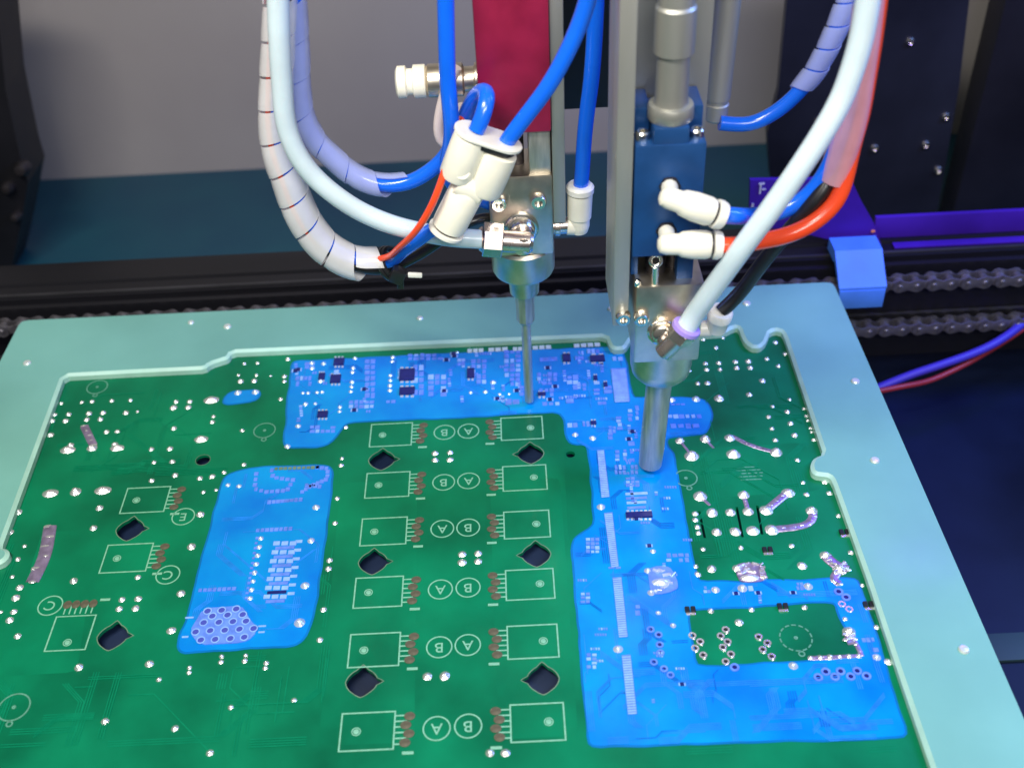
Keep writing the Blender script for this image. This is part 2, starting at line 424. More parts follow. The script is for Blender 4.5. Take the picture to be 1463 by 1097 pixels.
# loose wires and block at the right
for nm, pts, r, ma, lb in (
    ('wire', [B(1238, 562, -.05), B(1290, 552, -.05), B(1330, 543, -.052), B(1380, 520, -.05), B(1425, 494, -.046), B(1450, 478, -.042), B(1490, 450, -.04)], .0016, 'wire_red', 'thin dark red wire curving out from under the tray edge'),
    ('wire', [B(1250, 556, -.056), B(1300, 536, -.05), B(1345, 521, -.046), B(1395, 503, -.043), B(1432, 484, -.040), B(1475, 452, -.037)], .0024, 'wire_violet', 'thicker violet blue wire curving below the chain')):
    tag(mesh(nm, tube(pts, r), ma), lb, 'wire')
bq = B(1448, 935, FZ)
tag(mesh('floor_block', box((bq.x+.01, bq.y, FZ+.0062), (.045, .016, .0022), .0006), 'grey_block'), 'small grey block lying on the dark machine floor', 'block')

# ================================================================== TRAY
TZ = .0042
ct = [B(30, 458, TZ), B(1190, 403, TZ)]
dl = (B(0, 516, TZ)-ct[0]).normalized(); dr = (B(1440, 974, TZ)-ct[1]).normalized()
dl = (Vector((0, -1, 0))+dl*0).normalized()
T0, T1 = ct[0], ct[1]
T2, T3 = T1+dr*.34, T0+dl*.34
tray = thing('fixture_tray', ((T0.x+T1.x)/2, (T0.y+T3.y)/2, -.006), 'milky pale teal fixture plate framing the green circuit board', 'tray')
op = [(91, 536), (200, 530), (293, 525.5), (299, 519), (318, 513), (327, 510), (330, 502), (600, 490), (866, 479), (869, 489), (874, 497), (886, 498), (894, 496), (899, 487), (903, 482), (985, 478), (1035, 474), (1050, 466), (1056, 467), (1060, 480), (1067, 491), (1080, 497), (1092, 492), (1098, 480), (1100, 472), (1115, 470),
      (1121, 479), (1177, 647), (1165, 651), (1159, 658), (1158, 668), (1163, 676), (1174, 678), (1185, 679), (1190, 686), (1240, 826), (1288, 970)]
OP = [B(x, y, TZ) for x, y in op]
drr = (OP[-1]-B(1190, 686, TZ)).normalized()
yf = T2.y+.028
OP.append(OP[-1]+drr*((OP[-1].y-yf)/-drr.y))
pl0 = B(91, 536, TZ); dll = (B(19, 700, TZ)-pl0).normalized()
def onleft(y): return pl0+dll*((y-pl0.y)/dll.y)
OP.append(onleft(yf))
tabc = B(-1, 793, TZ); rt = .0050
lx = onleft(tabc.y).x
for k in range(9):
    t = -math.pi/2+math.pi*k/8; OP.append(Vector((max(lx, tabc.x-.001)+rt*1.0*math.cos(t), tabc.y+rt*math.sin(t), TZ)))
opening = rounded([(p.x, p.y) for p in OP], 1, .3)
def grow(poly, d):
    n = len(poly); ar = sum(poly[i].x*poly[(i+1) % n].y-poly[(i+1) % n].x*poly[i].y for i in range(n)); sg = 1 if ar > 0 else -1; out = []
    for i in range(n):
        t = (poly[(i+1) % n]-poly[i-1]).normalized(); out.append(poly[i]+Vector((t.y, -t.x))*d*sg)
    return out
gp = grow(opening, .0016)
mesh('plate', prism(rounded([T0, T1, T2, T3], 2, .3), .0002, TZ, [gp]), 'tray', tray)
rimV = [(p.x, p.y, TZ+.00005) for p in gp]+[(p.x, p.y, TZ-.0012) for p in opening]+[(p.x, p.y, .0002) for p in opening]+[(p.x, p.y, .0002) for p in gp]
nn = len(gp)
mesh('rim', (rimV, [[k*nn+i, k*nn+(i+1) % nn, ((k+1) % 4)*nn+(i+1) % nn, ((k+1) % 4)*nn+i] for k in range(4) for i in range(nn)]), 'tray_edge', tray)
bx0, bx1, by0, by1 = onleft(T0.y).x-.006, max(p.x for p in OP)+.007, T2.y+.018, max(p.y for p in OP)+.006
mesh('base_frame', prism([(T0.x+.001, T0.y-.001), (T1.x-.001, T1.y-.001), (T2.x-.001, T2.y+.001), (T3.x+.001, T3.y+.001)], -.006, .0001,
     [[(bx0, by0), (bx1, by0), (bx1, by1), (bx0, by1)]]), 'tray', tray)
mesh('hole_backing', bounds(bx0-.001, bx1+.001, by0-.001, by1+.001, -.0095, -.0062, .0002), 'backing_navy', tray)  # added plate, catches light through the holes so they look navy
pin = raw('pin', lathe((0, 0, 0), (0, 0, 1), [(.0021, 0), (.0021, .0004), (.0016, .0010), (.0004, .0012)], 16), 'tray_pin')
for (x, y) in ((273, 461), (325, 467), (39, 519), (1067, 434), (1222, 545), (1250, 658), (1377, 928), (874, 442), (1012, 434), (600, 455), (-10, 640)):
    piece('pin', pin, B(x, y, TZ), tray, (.8, .8, .8) if (x, y) in ((273, 461), (600, 455), (1012, 434)) else (1, 1, 1))

# ================================================================== CIRCUIT BOARD
board = thing('circuit_board', ((bx0+bx1)/2, (by0+by1)/2, -.0016), 'large green circuit board with bright blue coated areas lying in the tray', 'circuit board')
def bigoval(x, y, w, h, ang=0, n=20):
    c = B(x, y); sx, sy = sxy(x, y)
    return [(c.x+math.cos(t)*w/2*sx*math.cos(ang)-math.sin(t)*h/2*sy*math.sin(ang), c.y+math.cos(t)*w/2*sx*math.sin(ang)+math.sin(t)*h/2*sy*math.cos(ang)) for t in (2*math.pi*k/n for k in range(n))]
def lobe(x, y, tail, r=.0061):
    c = B(x, y); out = []
    for k in range(48):
        t = 2*math.pi*k/48
        def sp(t0, wd): d = (t-t0+math.pi) % (2*math.pi)-math.pi; return max(0, 1-abs(d)/wd)
        rr = r*(1+.26*sp(math.pi/2, .34)+.34*sp(0 if tail > 0 else math.pi, .24)+.10*sp(-math.pi/2, .5)-.07*abs(math.sin(2*t)))
        out.append((c.x+rr*math.cos(t), c.y+rr*math.sin(t)))
    return out
HOLES = [lobe(545.6, 657, 1), lobe(533, 803, 1), lobe(517, 974, 1), lobe(758, 648, -1), lobe(766, 792, -1), lobe(775.5, 970, -1), lobe(186, 756, 1), lobe(161, 909, 1),
         bigoval(290, 657, 20, 14), bigoval(815, 649, 13, 9)]
SLOTS = [((999, 730), (1007, 768)), ((1052.5, 724), (1061, 767)), ((1081.6, 722), (1089, 763))]
for (a, b) in SLOTS:
    A, Bq = B(*a), B(*b); d = (Bq-A).normalized(); nrm = Vector((-d.y, d.x, 0))*.00055
    HOLES.append([(p.x, p.y) for p in (A+nrm, Bq+nrm, Bq-nrm, A-nrm)])
sub = mesh('substrate', prism([(bx0+.0005, by0+.0005), (bx1-.0005, by0+.0005), (bx1-.0005, by1-.0005), (bx0+.0005, by1-.0005)], -.0016, 0, HOLES), 'board_green', board, False)
# bare rim round each large hole
for h in HOLES[:9]:
    c = Vector((sum(p[0] for p in h)/len(h), sum(p[1] for p in h)/len(h)))
    ou = [(c.x+(p[0]-c.x)*1.07, c.y+(p[1]-c.y)*1.07) for p in h]; inn = [(c.x+(p[0]-c.x)*1.005, c.y+(p[1]-c.y)*1.005) for p in h]
    mesh('hole_rim', prism(ou, .00002, .00012, [inn]), 'hole_wall', board, False)

# ---- blue coating
CT = .00030
main = [(418, 517), (640, 506), (760, 501), (888, 496), (896, 530), (903, 570), (953, 568), (1006, 571), (1018, 592), (1009, 620), (950, 624), (953, 640), (961, 648), (973, 712), (985, 782), (996, 833), (1145, 830), (1224, 825), (1236, 862), (1254, 917), (1270, 972), (1296, 1052),
        (1180, 1056), (1010, 1060), (842, 1066), (834, 971), (823, 843), (817, 776), (829, 763), (851, 752), (844, 662), (840, 634), (813, 635), (808, 610), (803, 588), (660, 596), (494, 603), (486, 616), (467, 637), (406, 640)]
win = [(980, 870), (1119, 863), (1195, 858), (1200, 880), (1230, 926), (1233, 940), (1110, 948), (994, 954)]
left = [(317, 693), (324, 678), (358, 669), (463, 665), (474, 671), (474, 690), (463, 773), (454, 838), (444, 894), (432, 916), (413, 923), (302, 928), (282, 931), (254, 933), (256, 912), (269, 885), (286, 813)]
small = [(317, 577), (327, 561), (350, 558), (372, 557), (368, 572), (340, 576)]
def coat(px, holes=(), sd=0):
    P = wobble(rounded([B(x, y) for x, y in px], 2, .3), .0007, .0025, sd)
    H = [wobble(rounded([B(x, y) for x, y in h], 2, .3), .0006, .0025, sd+9) for h in holes]
    mesh('coating_margin', prism(grow(P, .0009), .00006, .00016, [grow(h, -.0009) for h in H]), 'coating_thin', board, False)
    return mesh('coating', prism(P, .00017, CT, H), 'coating_blue', board, False)
coat(main, [win], 1); coat(left, (), 4); coat(small, (), 6)

# ---- transistor outlines in white print, with leads and lettered circles
SZ = .00006
bw, bh = .0200, .0158
def outline():
    a, b = bw/2, bh/2; return strip([(-a, -b), (a, -b), (a, b), (-a, b)], .00060, 0, .0001, True)
me_out = raw('outline', outline(), 'silk', False)
me_dot = raw('dot', join(lathe((0, 0, 0), (0, 0, 1), [(.0011, 0), (.0011, .0001), (.0004, .00012)], 16), ring((0, 0, 0), .0016, .0004, 20)), 'silk', False)
def leads(s):
    o = []
    for k in range(6):
        y = (k-2.5)*.0024
        o.append(strip([(s*bw/2, y), (s*(bw/2+.0042), y)], .0006, 0, .0001))
    return join(*o)
me_ld = {s: raw('lead_print', leads(s), 'silk', False) for s in (1, -1)}
me_cp = raw('lead_pad', join(lathe((0, 0, 0), (0, 0, 1), [(.0021, 0), (.0021, .0002), (.0014, .0003), (.0003, .0003)], 18)), 'copper_dull')
me_tk = raw('tick', box((0, 0, .00006), (.0042, .0012, .00012)), 'silk', False)
def letter_mesh(ch):
    cu = bpy.data.curves.new('letter', 'FONT'); cu.body = ch; cu.size = .0066; cu.align_x = 'CENTER'; cu.align_y = 'CENTER'; cu.extrude = .00006; cu.offset = .00002
    o = bpy.data.objects.new('letter', cu); COL.objects.link(o)
    dg = bpy.context.evaluated_depsgraph_get(); me = bpy.data.meshes.new_from_object(o.evaluated_get(dg))
    COL.objects.unlink(o); bpy.data.objects.remove(o); me.materials.clear(); me.materials.append(M['silk']); return me
LT = {c: letter_mesh(c) for c in 'ABCE'}
me_ring = raw('letter_ring', ring((0, 0, 0), 0.0050, .00055, 40), 'silk', False)
def quad_center(q): return sum((B(480+x/2.7417, 580+y/2.7417) for x, y in q), Vector())/4
Lq = [[(137, 72), (300, 70), (295, 152), (133, 158)], [(122, 264), (290, 259), (283, 352), (115, 361)], [(104, 441), (279, 436), (272, 538), (95, 549)], [(78, 676), (264, 666), (256, 780), (70, 793)], [(60, 893), (252, 888), (243, 1014), (47, 1026)]]
Rq = [[(647, 50), (807, 42), (810, 126), (648, 133)], [(652, 242), (822, 232), (826, 323), (657, 330)], [(660, 417), (832, 409), (838, 511), (660, 519)], [(664, 648), (850, 638), (856, 748), (669, 759)], [(670, 864), (863, 856), (872, 980), (678, 990)]]
lc = [quad_center(q) for q in Lq]; rc = [quad_center(q) for q in Rq]
lc.append(lc[-1]+Vector((-.0001, -.0365, 0))); rc.append(rc[-1]+Vector((.0003, -.0365, 0)))
up = Vector((0, 0, SZ))
def transistor(c, s, ch, lettered=True):
    piece('outline', me_out, c+up, board)
    piece('dot', me_dot, c+up+Vector((-s*.0042, 0, 0)), board)
    piece('lead_print', me_ld[s], c+up, board)
    for k in range(4):
        piece('lead_pad', me_cp, c+up+Vector((s*(.0146+(.0009 if k % 2 else -.0004)), (k-1.5)*.0037, 0)), board, (1.0, .85, 1))
    piece('tick', me_tk, c+up+Vector((s*.0155, -.0098, 0)), board)
    if ch:
        q = c+up+Vector((s*.0258, -.0002, 0))
        rg = piece('letter_ring', me_ring, q, board)
        l = piece('letter', LT[ch], q+Vector((0, 0, .00006)), board, rz=math.pi)
for c, ch in zip(lc, 'BBAABA'): transistor(c, 1, ch)
for c, ch in zip(rc, 'AABBAB'): transistor(c, -1, ch)
# left column, two lying and one upright
for (x, y) in ((208, 714), (181, 797)):
    c = B(x, y); transistor(c, 1, None)
for (x, y, ch) in ((262, 738), (240, 821), (76, 865)) and ((262, 738, 'E'), (240, 821, 'C'), (72, 865, 'C')):
    c = B(x, y); piece('letter_ring', me_ring, c+up, board); piece('letter', LT[ch], c+up+Vector((0, 0, .00006)), board, rz=math.pi if ch != 'C' or x > 100 else math.pi*.9)
c = B(101, 904)
o = piece('outline', me_out, c+up, board, (.86, 1.04, 1), math.pi/2)
piece('dot', me_dot, c+up+Vector((0, -.0048, 0)), board)
o = piece('lead_print', me_ld[1], c+up, board, (1.0, .95, 1), math.pi/2)
for k in range(4): piece('lead_pad', me_cp, c+up+Vector(((k-1.5)*.0036, .0147, 0)), board, (.85, 1, 1))
piece('tick', me_tk, c+up+Vector((.010, .0165, 0)), board)

# ---- fiducial circles
for (x, y, r, ds) in ((139, 553, .0052, 0), (378, 615, .0052, 0), (980, 683, .0050, 0), (1137, 911, .0062, 3), (20, 1010, .006, 0)):
    c = B(x, y)
    mesh('print_circle', join(ring(c+up, r, .0006, 42, dash=ds), ring(c+up+Vector((.0006, -r-.0014, 0)), .0011, .0006, 14), ring(c+up, .0005, .0007, 10)), 'silk_dim', board, False)
# block of fine print
c = B(1071, 676)
for k in range(5):
    for j in range(5):
        if random.random() < .85:
            q = c+up+Vector(((j-2)*.0026*(1-.12*abs(k-2)), (k-2)*.0020, 0)); mesh('fine_print', box(q, (.0014+random.random()*.0010, .0006, .0001)), 'silk_dim', board, False)
# white print along the back edge of the board
for (x0, x1, y) in ((668, 692, 502), (698, 727, 500.5), (733, 747, 499.5), (761, 789, 497.5), (820, 859, 494.5)):
    n = max(2, int((x1-x0)/8))
    for k in range(n):
        xa = x0+(x1-x0)*k/n; xb = x0+(x1-x0)*(k+.82)/n
        yy = y-(xa-x0)*.05; sx, sy = sxy(xa, yy); q = B((xa+xb)/2, yy)
        mesh('edge_print', box(q+Vector((0, 0, CT+.0001)), ((xb-xa)*sx, 5.2*sy, .0002)), 'silk_white', board, False)

# ---- solder joints
dome = lathe((0, 0, 0), (0, 0, 1), [(1.0, 0), (.86, .16), (.62, .42), (.42, .66), (.26, .78), (.06, .82)], 16)
me_sj = raw('solder_joint', dome, 'tin'); me_cj = raw('coated_joint', dome, 'coated_tin')
seen = []
def joint(x, y, d=7.5, coated=False, wide=1.):
    for (a, b) in seen:
        if abs(a-x) < 3.2 and abs(b-y) < 3.2: return
    seen.append((x, y)); sx, sy = sxy(x, y); r = d/2*sx*random.uniform(1.02, 1.25)
    o = piece('coated_joint' if coated else 'solder_joint', me_cj if coated else me_sj, B(x, y)+Vector((0, 0, CT if coated else .00003)), board,
              (r*wide*random.uniform(.95, 1.08), r*random.uniform(.92, 1.08), r*random.uniform(.8, 1.05)), 0)
    if wide == 1: o.rotation_euler.z = random.uniform(0, 3)
J = []
J += Z(0, 400, 3.1804, [(278, 560, 5), (372, 555, 5), (418, 552, 6), (508, 549, 6), (592, 546, 6), (572, 603, 7), (248, 612), (238, 640), (312, 610), (298, 640), (404, 606), (394, 634), (468, 604), (456, 633), (230, 704), (484, 690), (533, 688), (800, 553, 7), (862, 552), (788, 580, 8.5), (855, 578, 8.5), (970, 620, 5), (965, 645, 6), (790, 674), (688, 769), (772, 766), (700, 829), (783, 826), (796, 886), (689, 911), (1100, 684, 6), (1108, 838, 6), (908, 900), (964, 892), (1018, 874, 6), (1275, 541, 6), (1308, 360, 6), (1292, 438, 6), (1292, 460, 6), (1093, 460), (1155, 458), (1084, 432, 5), (1165, 432, 5), (1110, 380, 5), (1170, 378, 5), (625, 597, 3.5), (1230, 436, 3.5)])
J += Z(0, 680, 3.657, [(95, 188, 9), (52, 293, 9), (128, 365, 6), (93, 434, 7), (64, 525, 6), (385, 547, 10), (720, 527, 8), (1000, 368, 11), (945, 612, 11), (895, 806, 11), (780, 980, 11), (412, 998, 11), (637, 645, 9), (622, 693, 9.5), (722, 640, 9), (708, 690, 9.5), (103, 582, 11), (82, 635, 11), (72, 708, 10), (50, 752, 10), (92, 835, 10), (990, 1000, 6), (988, 1025, 6), (790, 25, 8), (830, 1062, 8), (520, 167, 10), (488, 271, 10), (1047, 200, 10), (3, 710, 6)])
J += Z(240, 640, 3.227, [(20, 63, 8), (32, 125, 8), (163, 203, 6), (222, 193, 6), (802, 48, 6), (798, 80, 6), (780, 232, 7), (770, 346, 7.5), (745, 517, 8), (740, 556, 8), (717, 744, 8.5), (700, 883, 9), (247, 960, 6.5), (244, 985, 7), (358, 955, 6.5), (354, 980, 7), (453, 990, 6.5), (448, 1013, 7), (105, 1010, 6.5), (100, 1033, 7)])
J += Z(300, 480, 4.064, [(188, 550, 6.5), (790, 530, 6.5), (768, 710, 6.5), (763, 752, 7)])
J += Z(480, 580, 2.7417, [(388, 185, 8.5), (388, 212, 9), (447, 182, 8.5), (447, 210, 9), (494, 580, 11), (494, 612, 11), (557, 577, 11), (557, 608, 11), (358, 1058, 13), (426, 1056, 13), (8, 362, 6), (3, 460, 6)])
J += Z(940, 460, 4.22, [(272, 104, 6), (392, 97, 5), (230, 163, 6), (350, 155, 5), (708, 123, 6), (767, 192, 6), (656, 222, 6), (726, 266, 6), (177, 257, 7), (184, 293, 7), (286, 250, 7), (293, 288, 8), (366, 248, 7), (374, 287, 7), (466, 240, 7), (474, 278, 8), (545, 238, 8), (556, 276, 8), (630, 354, 7.5), (240, 371, 7), (298, 369, 7.5), (550, 438, 7.5), (793, 468, 6), (780, 541, 8), (800, 611, 8), (824, 682, 8), (690, 511, 6), (667, 572, 6.5), (687, 643, 7), (708, 712, 7.5), (880, 523, 5), (893, 568, 5.5), (903, 594, 5.5), (919, 640, 5.5), (926, 664, 5.5), (940, 710, 5.5), (842, 832, 6.5), (875, 968, 7), (896, 1040, 7), (1006, 963, 8), (1034, 1032, 8),
     (368, 461, 14), (132, 716, 13), (285, 706, 13), (432, 699, 14), (204, 808, 17), (455, 798, 18), (712, 786, 17), (255, 1050, 16), (517, 1043, 16), (785, 1030, 18)])
J += Z(960, 690, 3.782, [(217, 160, 15), (316, 158, 15), (412, 153, 15), (510, 147, 16), (755, 150, 16), (242, 266, 15), (342, 262, 15), (437, 257, 15), (540, 252, 16), (215, 463, 13), (703, 446, 13), (353, 462, 12), (125, 165, 9), (127, 200, 9), (137, 238, 9), (143, 270, 9), (168, 357, 7.5), (373, 349, 7.5), (648, 339, 7.5), (728, 63, 6.5), (850, 55, 7), (900, 177, 7), (967, 375, 7), (1028, 552, 7), (1105, 778, 8), (1168, 965, 11), (210, 690, 8), (430, 683, 8), (717, 671, 8), (363, 752, 11), (935, 735, 9), (138, 493, 9), (128, 450, 8), (830, 392, 15), (905, 466, 18), (958, 803, 17), (995, 872, 7)])
J += [(420, 1000, 8), (330, 1010, 8), (250, 1040, 9), (150, 1030, 9), (300, 1075, 9), (700, 1075, 11), (722, 1075, 11)]
for j in J: joint(j[0], j[1], j[2] if len(j) > 2 else 7.5)
for (x, y, d) in Z(0, 400, 3.1804, [(308, 772, 17), (532, 763, 18), (960, 545, 16), (914, 723, 16)]): joint(x, y, d*.72, False, 1.5)
joint(131.5, 640, 13)
for (x, y) in ((101, 636), (164, 635)): joint(x, y, 9)
for (x, y, d, wd) in ((72, 704.5, 14, 1.5), (108, 702.5, 13, 1), (147, 700.5, 15, 1.4)): joint(x, y, d, False, wd)
CJ = Z(240, 640, 3.227, [(683, 275, 10), (660, 428, 10), (632, 635, 12), (607, 806, 14), (277, 172, 6), (328, 177, 6)])
CJ += Z(300, 480, 4.064, [(660, 163, 6), (842, 132, 5), (832, 188, 6), (828, 212, 6), (825, 270, 6), (822, 297, 6), (818, 325, 5), (643, 265, 7), (540, 333, 5), (570, 333, 5), (622, 330, 5), (652, 328, 5), (555, 398, 6), (612, 395, 5), (755, 415, 5), (753, 440, 5), (1062, 125, 6), (1060, 150, 6), (1048, 232, 6), (1047, 260, 6), (1046, 290, 6), (1045, 318, 7), (450, 643, 7), (513, 525, 8), (1435, 98, 5), (163, 332, 9), (265, 328, 9), (592, 160, 7), (594, 190, 7)])
CJ += Z(640, 480, 5.225, [(170, 425, 5), (280, 420, 6), (387, 437, 5), (457, 435, 4), (338, 350, 7), (950, 740, 8), (1080, 765, 9), (65, 125, 5)])
CJ += Z(800, 560, 2.6125, [(153, 430, 10), (217, 960, 12), (347, 595, 7), (367, 825, 7), (422, 872, 9), (328, 668, 11), (340, 750, 11)])
CJ += Z(940, 460, 4.22, [(82, 472, 10), (230, 467, 10)])
CJ += Z(960, 690, 3.782, [(235, 578, 12), (380, 570, 12), (735, 560, 13), (1105, 942, 11), (655, 988, 11), (8, 775, 9)])
for (x, y, d) in CJ: joint(x, y, d, True)

# ---- tinned traces with ripples
def trace(pts, wd, h=.0006):
    P = [B(x, y) for x, y in pts]; bd = []
    tv, tf = tube([p+Vector((0, 0, 0)) for p in P], wd*.48, 14)
    vs = [([(x, y, max(.00002, z*.28+.0001)) for x, y, z in tv], tf)]
    for si, (a, b) in enumerate(zip(P[:-1], P[1:])):
        n = max(2, int((b-a).length/(wd*.8)))
        for k in range(1 if si else 0, n+1):
            q = a.lerp(b, k/n)+Vector((random.uniform(-1, 1)*wd*.12, random.uniform(-1, 1)*wd*.12, 0))
            bd.append((lambda a_, b_, c_: ([tuple(Vector((v[0]*wd*a_, v[1]*wd*b_, v[2]*h*c_+wd*.10))+q) for v in dome[0]], dome[1]))(random.uniform(.24, .42), random.uniform(.14, .24), random.uniform(.5, .9)))
    tr = mesh('tinned_trace', join(*vs), 'tinned_trace', board)
    mesh('solder_beads', join(*bd), 'tin' if wd > .003 else 'tinned_trace', tr)
trace(Z(960, 690, 3.782, [(510, 147), (625, 53)]), .0042)
trace(Z(960, 690, 3.782, [(545, 250), (660, 240), (740, 222), (768, 185), (757, 150)]), .0040)
trace(Z(960, 690, 3.782, [(830, 392), (870, 440), (950, 470)]), .0052)
trace(Z(960, 690, 3.782, [(905, 470), (865, 525), (905, 545)]), .0040)
trace(Z(960, 690, 3.782, [(940, 850), (975, 845)]), .0046)
trace(Z(960, 690, 3.782, [(955, 800), (1010, 890), (1025, 930)]), .0022)
trace(Z(940, 460, 4.22, [(450, 690), (560, 745), (690, 780)]), .0024)
trace(Z(940, 460, 4.22, [(135, 720), (200, 800)]), .0014)
trace(Z(940, 460, 4.22, [(288, 710), (335, 760)]), .0014)
trace(Z(0, 400, 3.1804, [(383, 665), (425, 752)]), .0042)
trace(Z(0, 680, 3.657, [(262, 265), (232, 420), (168, 555)]), .0062)
trace(Z(0, 680, 3.657, [(175, 490), (215, 485)]), .0050)
trace(Z(960, 690, 3.782, [(155, 75), (205, 120)]), .0016)
trace(Z(960, 690, 3.782, [(388, 70), (412, 150)]), .0022)
# large solder plates
def slab(pts, material, h):
    P = rounded([B(x, y) for x, y in pts], 2, .3); mesh('solder_plate', prism(P, .0001, h), material, board, False)
slab(Z(960, 690, 3.782, [(335, 435), (470, 430), (520, 500), (500, 535), (360, 545)]), 'tinned_trace', .0005)
joint(*Z(960, 690, 3.782, [(420, 515)])[0], 17, False, 1.9)
trace(Z(960, 690, 3.782, [(400, 455), (480, 455)]), .0030)
slab(Z(800, 560, 2.6125, [(325, 655), (415, 650), (450, 740), (340, 765)]), 'coated_pad', .0007)
joint(*Z(800, 560, 2.6125, [(378, 712)])[0], 15, True, 1.9)
def crust(pts, material, z, n, seed):
    g = random.Random(seed); P_ = [B(x, y) for x, y in pts]; out = []
    x0, x1, y0_, y1_ = min(p.x for p in P_), max(p.x for p in P_), min(p.y for p in P_), max(p.y for p in P_)
    for _ in range(n):
        c_ = Vector((g.uniform(x0+.001, x1-.001), g.uniform(y0_+.001, y1_-.001), z))
        out.append(box(c_, (g.uniform(.0012, .0032), g.uniform(.0006, .0014), g.uniform(.0006, .0014)), .0002, Matrix.Rotation(g.uniform(-.9, .9), 3, 'Z') @ Matrix.Rotation(g.uniform(-.5, .5), 3, 'X')))
    mesh('solder_crust', join(*out), material, board, False)
crust(Z(960, 690, 3.782, [(345, 435), (500, 430), (500, 530), (360, 540)]), 'tin', .0006, 16, 2)
crust(Z(800, 560, 2.6125, [(330, 660), (430, 655), (445, 740), (345, 760)]), 'coated_tin', .0008, 16, 4)
crust(Z(960, 690, 3.782, [(865, 425), (960, 440), (950, 500), (870, 490)]), 'tin', .0007, 9, 6)
crust(Z(960, 690, 3.782, [(925, 790), (985, 790), (985, 850), (925, 850)]), 'tin', .0006, 7, 9)
# comb of joined pads
for k in range(6):
    x, y = Z(960, 690, 3.782, [(750+52*k, 945-2*k)])[0]; joint(x, y, 9)
trace(Z(960, 690, 3.782, [(745, 946), (1015, 936)]), .0022)

# ---- ringed vias
def via(x, y, coated, d=9.5):
    sx, sy = sxy(x, y); r = d/2*sx; c = B(x, y)+Vector((0, 0, CT if coated else .00005))
    o = mesh('via', join(ring(c, r*.8, r*.5, 20, .0004)), 'coated_pad' if coated else 'tin', board)
    mesh('via_hole', lathe(c, (0, 0, 1), [(r*.54, 0), (r*.54, .0001), (r*.1, .0001)], 16), 'coated_chip' if coated else 'dark_slot', o)
    if not coated: joint(x+2, y+3.4, 5)
for (x, y) in Z(960, 690, 3.782, [(110, 825), (152, 858), (125, 893), (168, 930), (290, 793), (263, 827), (300, 858), (275, 888), (318, 925), (290, 965), (468, 832), (515, 865), (490, 900), (538, 938), (918, 655), (957, 683)]): via(x, y, False, 11)
for (x, y) in Z(960, 690, 3.782, [(338, 998), (900, 590), (940, 620), (830, 1022), (910, 1020), (1000, 1018), (790, 1052), (880, 1050), (965, 1048), (1050, 1045)]): via(x, y, True, 13)
for (x, y) in Z(800, 560, 2.6125, [(338, 888), (368, 908), (372, 945), (375, 975), (350, 1010), (388, 1035), (412, 1058)]): via(x, y, True, 11)

# ---- small dark two-pole parts
for (x, y) in Z(960, 690, 3.782, [(930, 270), (515, 365), (1060, 660), (98, 688), (597, 670)]):
    sx, sy = sxy(x, y); c = B(x, y)
    d = mesh('diode', join(box(c+Vector((-.0012, 0, .0007)), (.0018, .0026, .0012), .0002), box(c+Vector((.0012, 0, .0007)), (.0018, .0026, .0012), .0002)), 'dark_slot', board, False)
    mesh('diode_foot', box(c+Vector((0, -.0019, .0003)), (.0038, .0012, .0005), .0001), 'tin', d, False)

# ---- parts and pads under the blue coating
PADS = []
def chip(x, y, w, h, material, t=.0008, name='chip'):
    sx, sy = sxy(x, y); c = B(x, y)
    PADS.append((w*h, name, (c+Vector((0, 0, CT+t/2-.00015)), (w*sx, h*sy, t), min(.0003, t*.3)), material))
def feet(x, y, w, h, n):        # chip with a row of pads on both long sides
    chip(x, y, w, h, 'coated_chip', .0011)
    for k in range(n):
        for s in (-1, 1): chip(x-w/2+w*(k+.5)/n, y+s*(h/2+1.8), w/n*.6, 2.6, 'coated_tin', .0004, 'pad')
for (x, y, w_, h_) in Z(300, 480, 4.064, [(750, 155, 60, 40), (730, 255, 60, 45), (650, 240, 36, 36), (1145, 230, 90, 66), (1145, 325, 90, 42), (655, 460, 60, 34)]): feet(x, y, w_/4.064, h_/4.064, 3)
for (x, y, w_, h_) in Z(640, 480, 5.225, [(170, 285, 55, 70), (885, 170, 60, 55), (1115, 175, 110, 45), (700, 440, 60, 22), (1085, 655, 44, 24), (1100, 320, 30, 30), (1175, 370, 30, 30)]): feet(x, y, w_/5.225, h_/5.225, 2)
def cluster(x, y, w, h, nx, ny, material='coated_pad', keep=.85, name='pad'):
    for i in range(nx):
        for j in range(ny):
            if random.random() > keep: continue
            chip(x-w/2+w*(i+.5)/nx, y-h/2+h*(j+.5)/ny, w/nx*random.uniform(.6, .95), h/ny*random.uniform(.55, .9), material if random.random() < .8 else 'coated_pale', random.uniform(.0003, .0007), name)
def zc(ox, oy, s, rows):
    for (x, y, w_, h_, nx, ny) in rows: cluster(ox+x/s, oy+y/s, w_/s, h_/s, nx, ny)
zc(300, 480, 4.064, [(545, 265, 95, 62, 4, 2), (735, 215, 90, 34, 3, 1), (930, 250, 64, 230, 2, 7), (1210, 260, 70, 180, 2, 5), (1320, 290, 110, 130, 3, 4), (880, 400, 150, 50, 5, 2), (655, 545, 150, 44, 5, 2), (1250, 125, 210, 40, 6, 2), (1050, 385, 60, 24, 2, 1), (580, 175, 60, 40, 2, 2), (515, 490, 30, 30, 1, 2)])
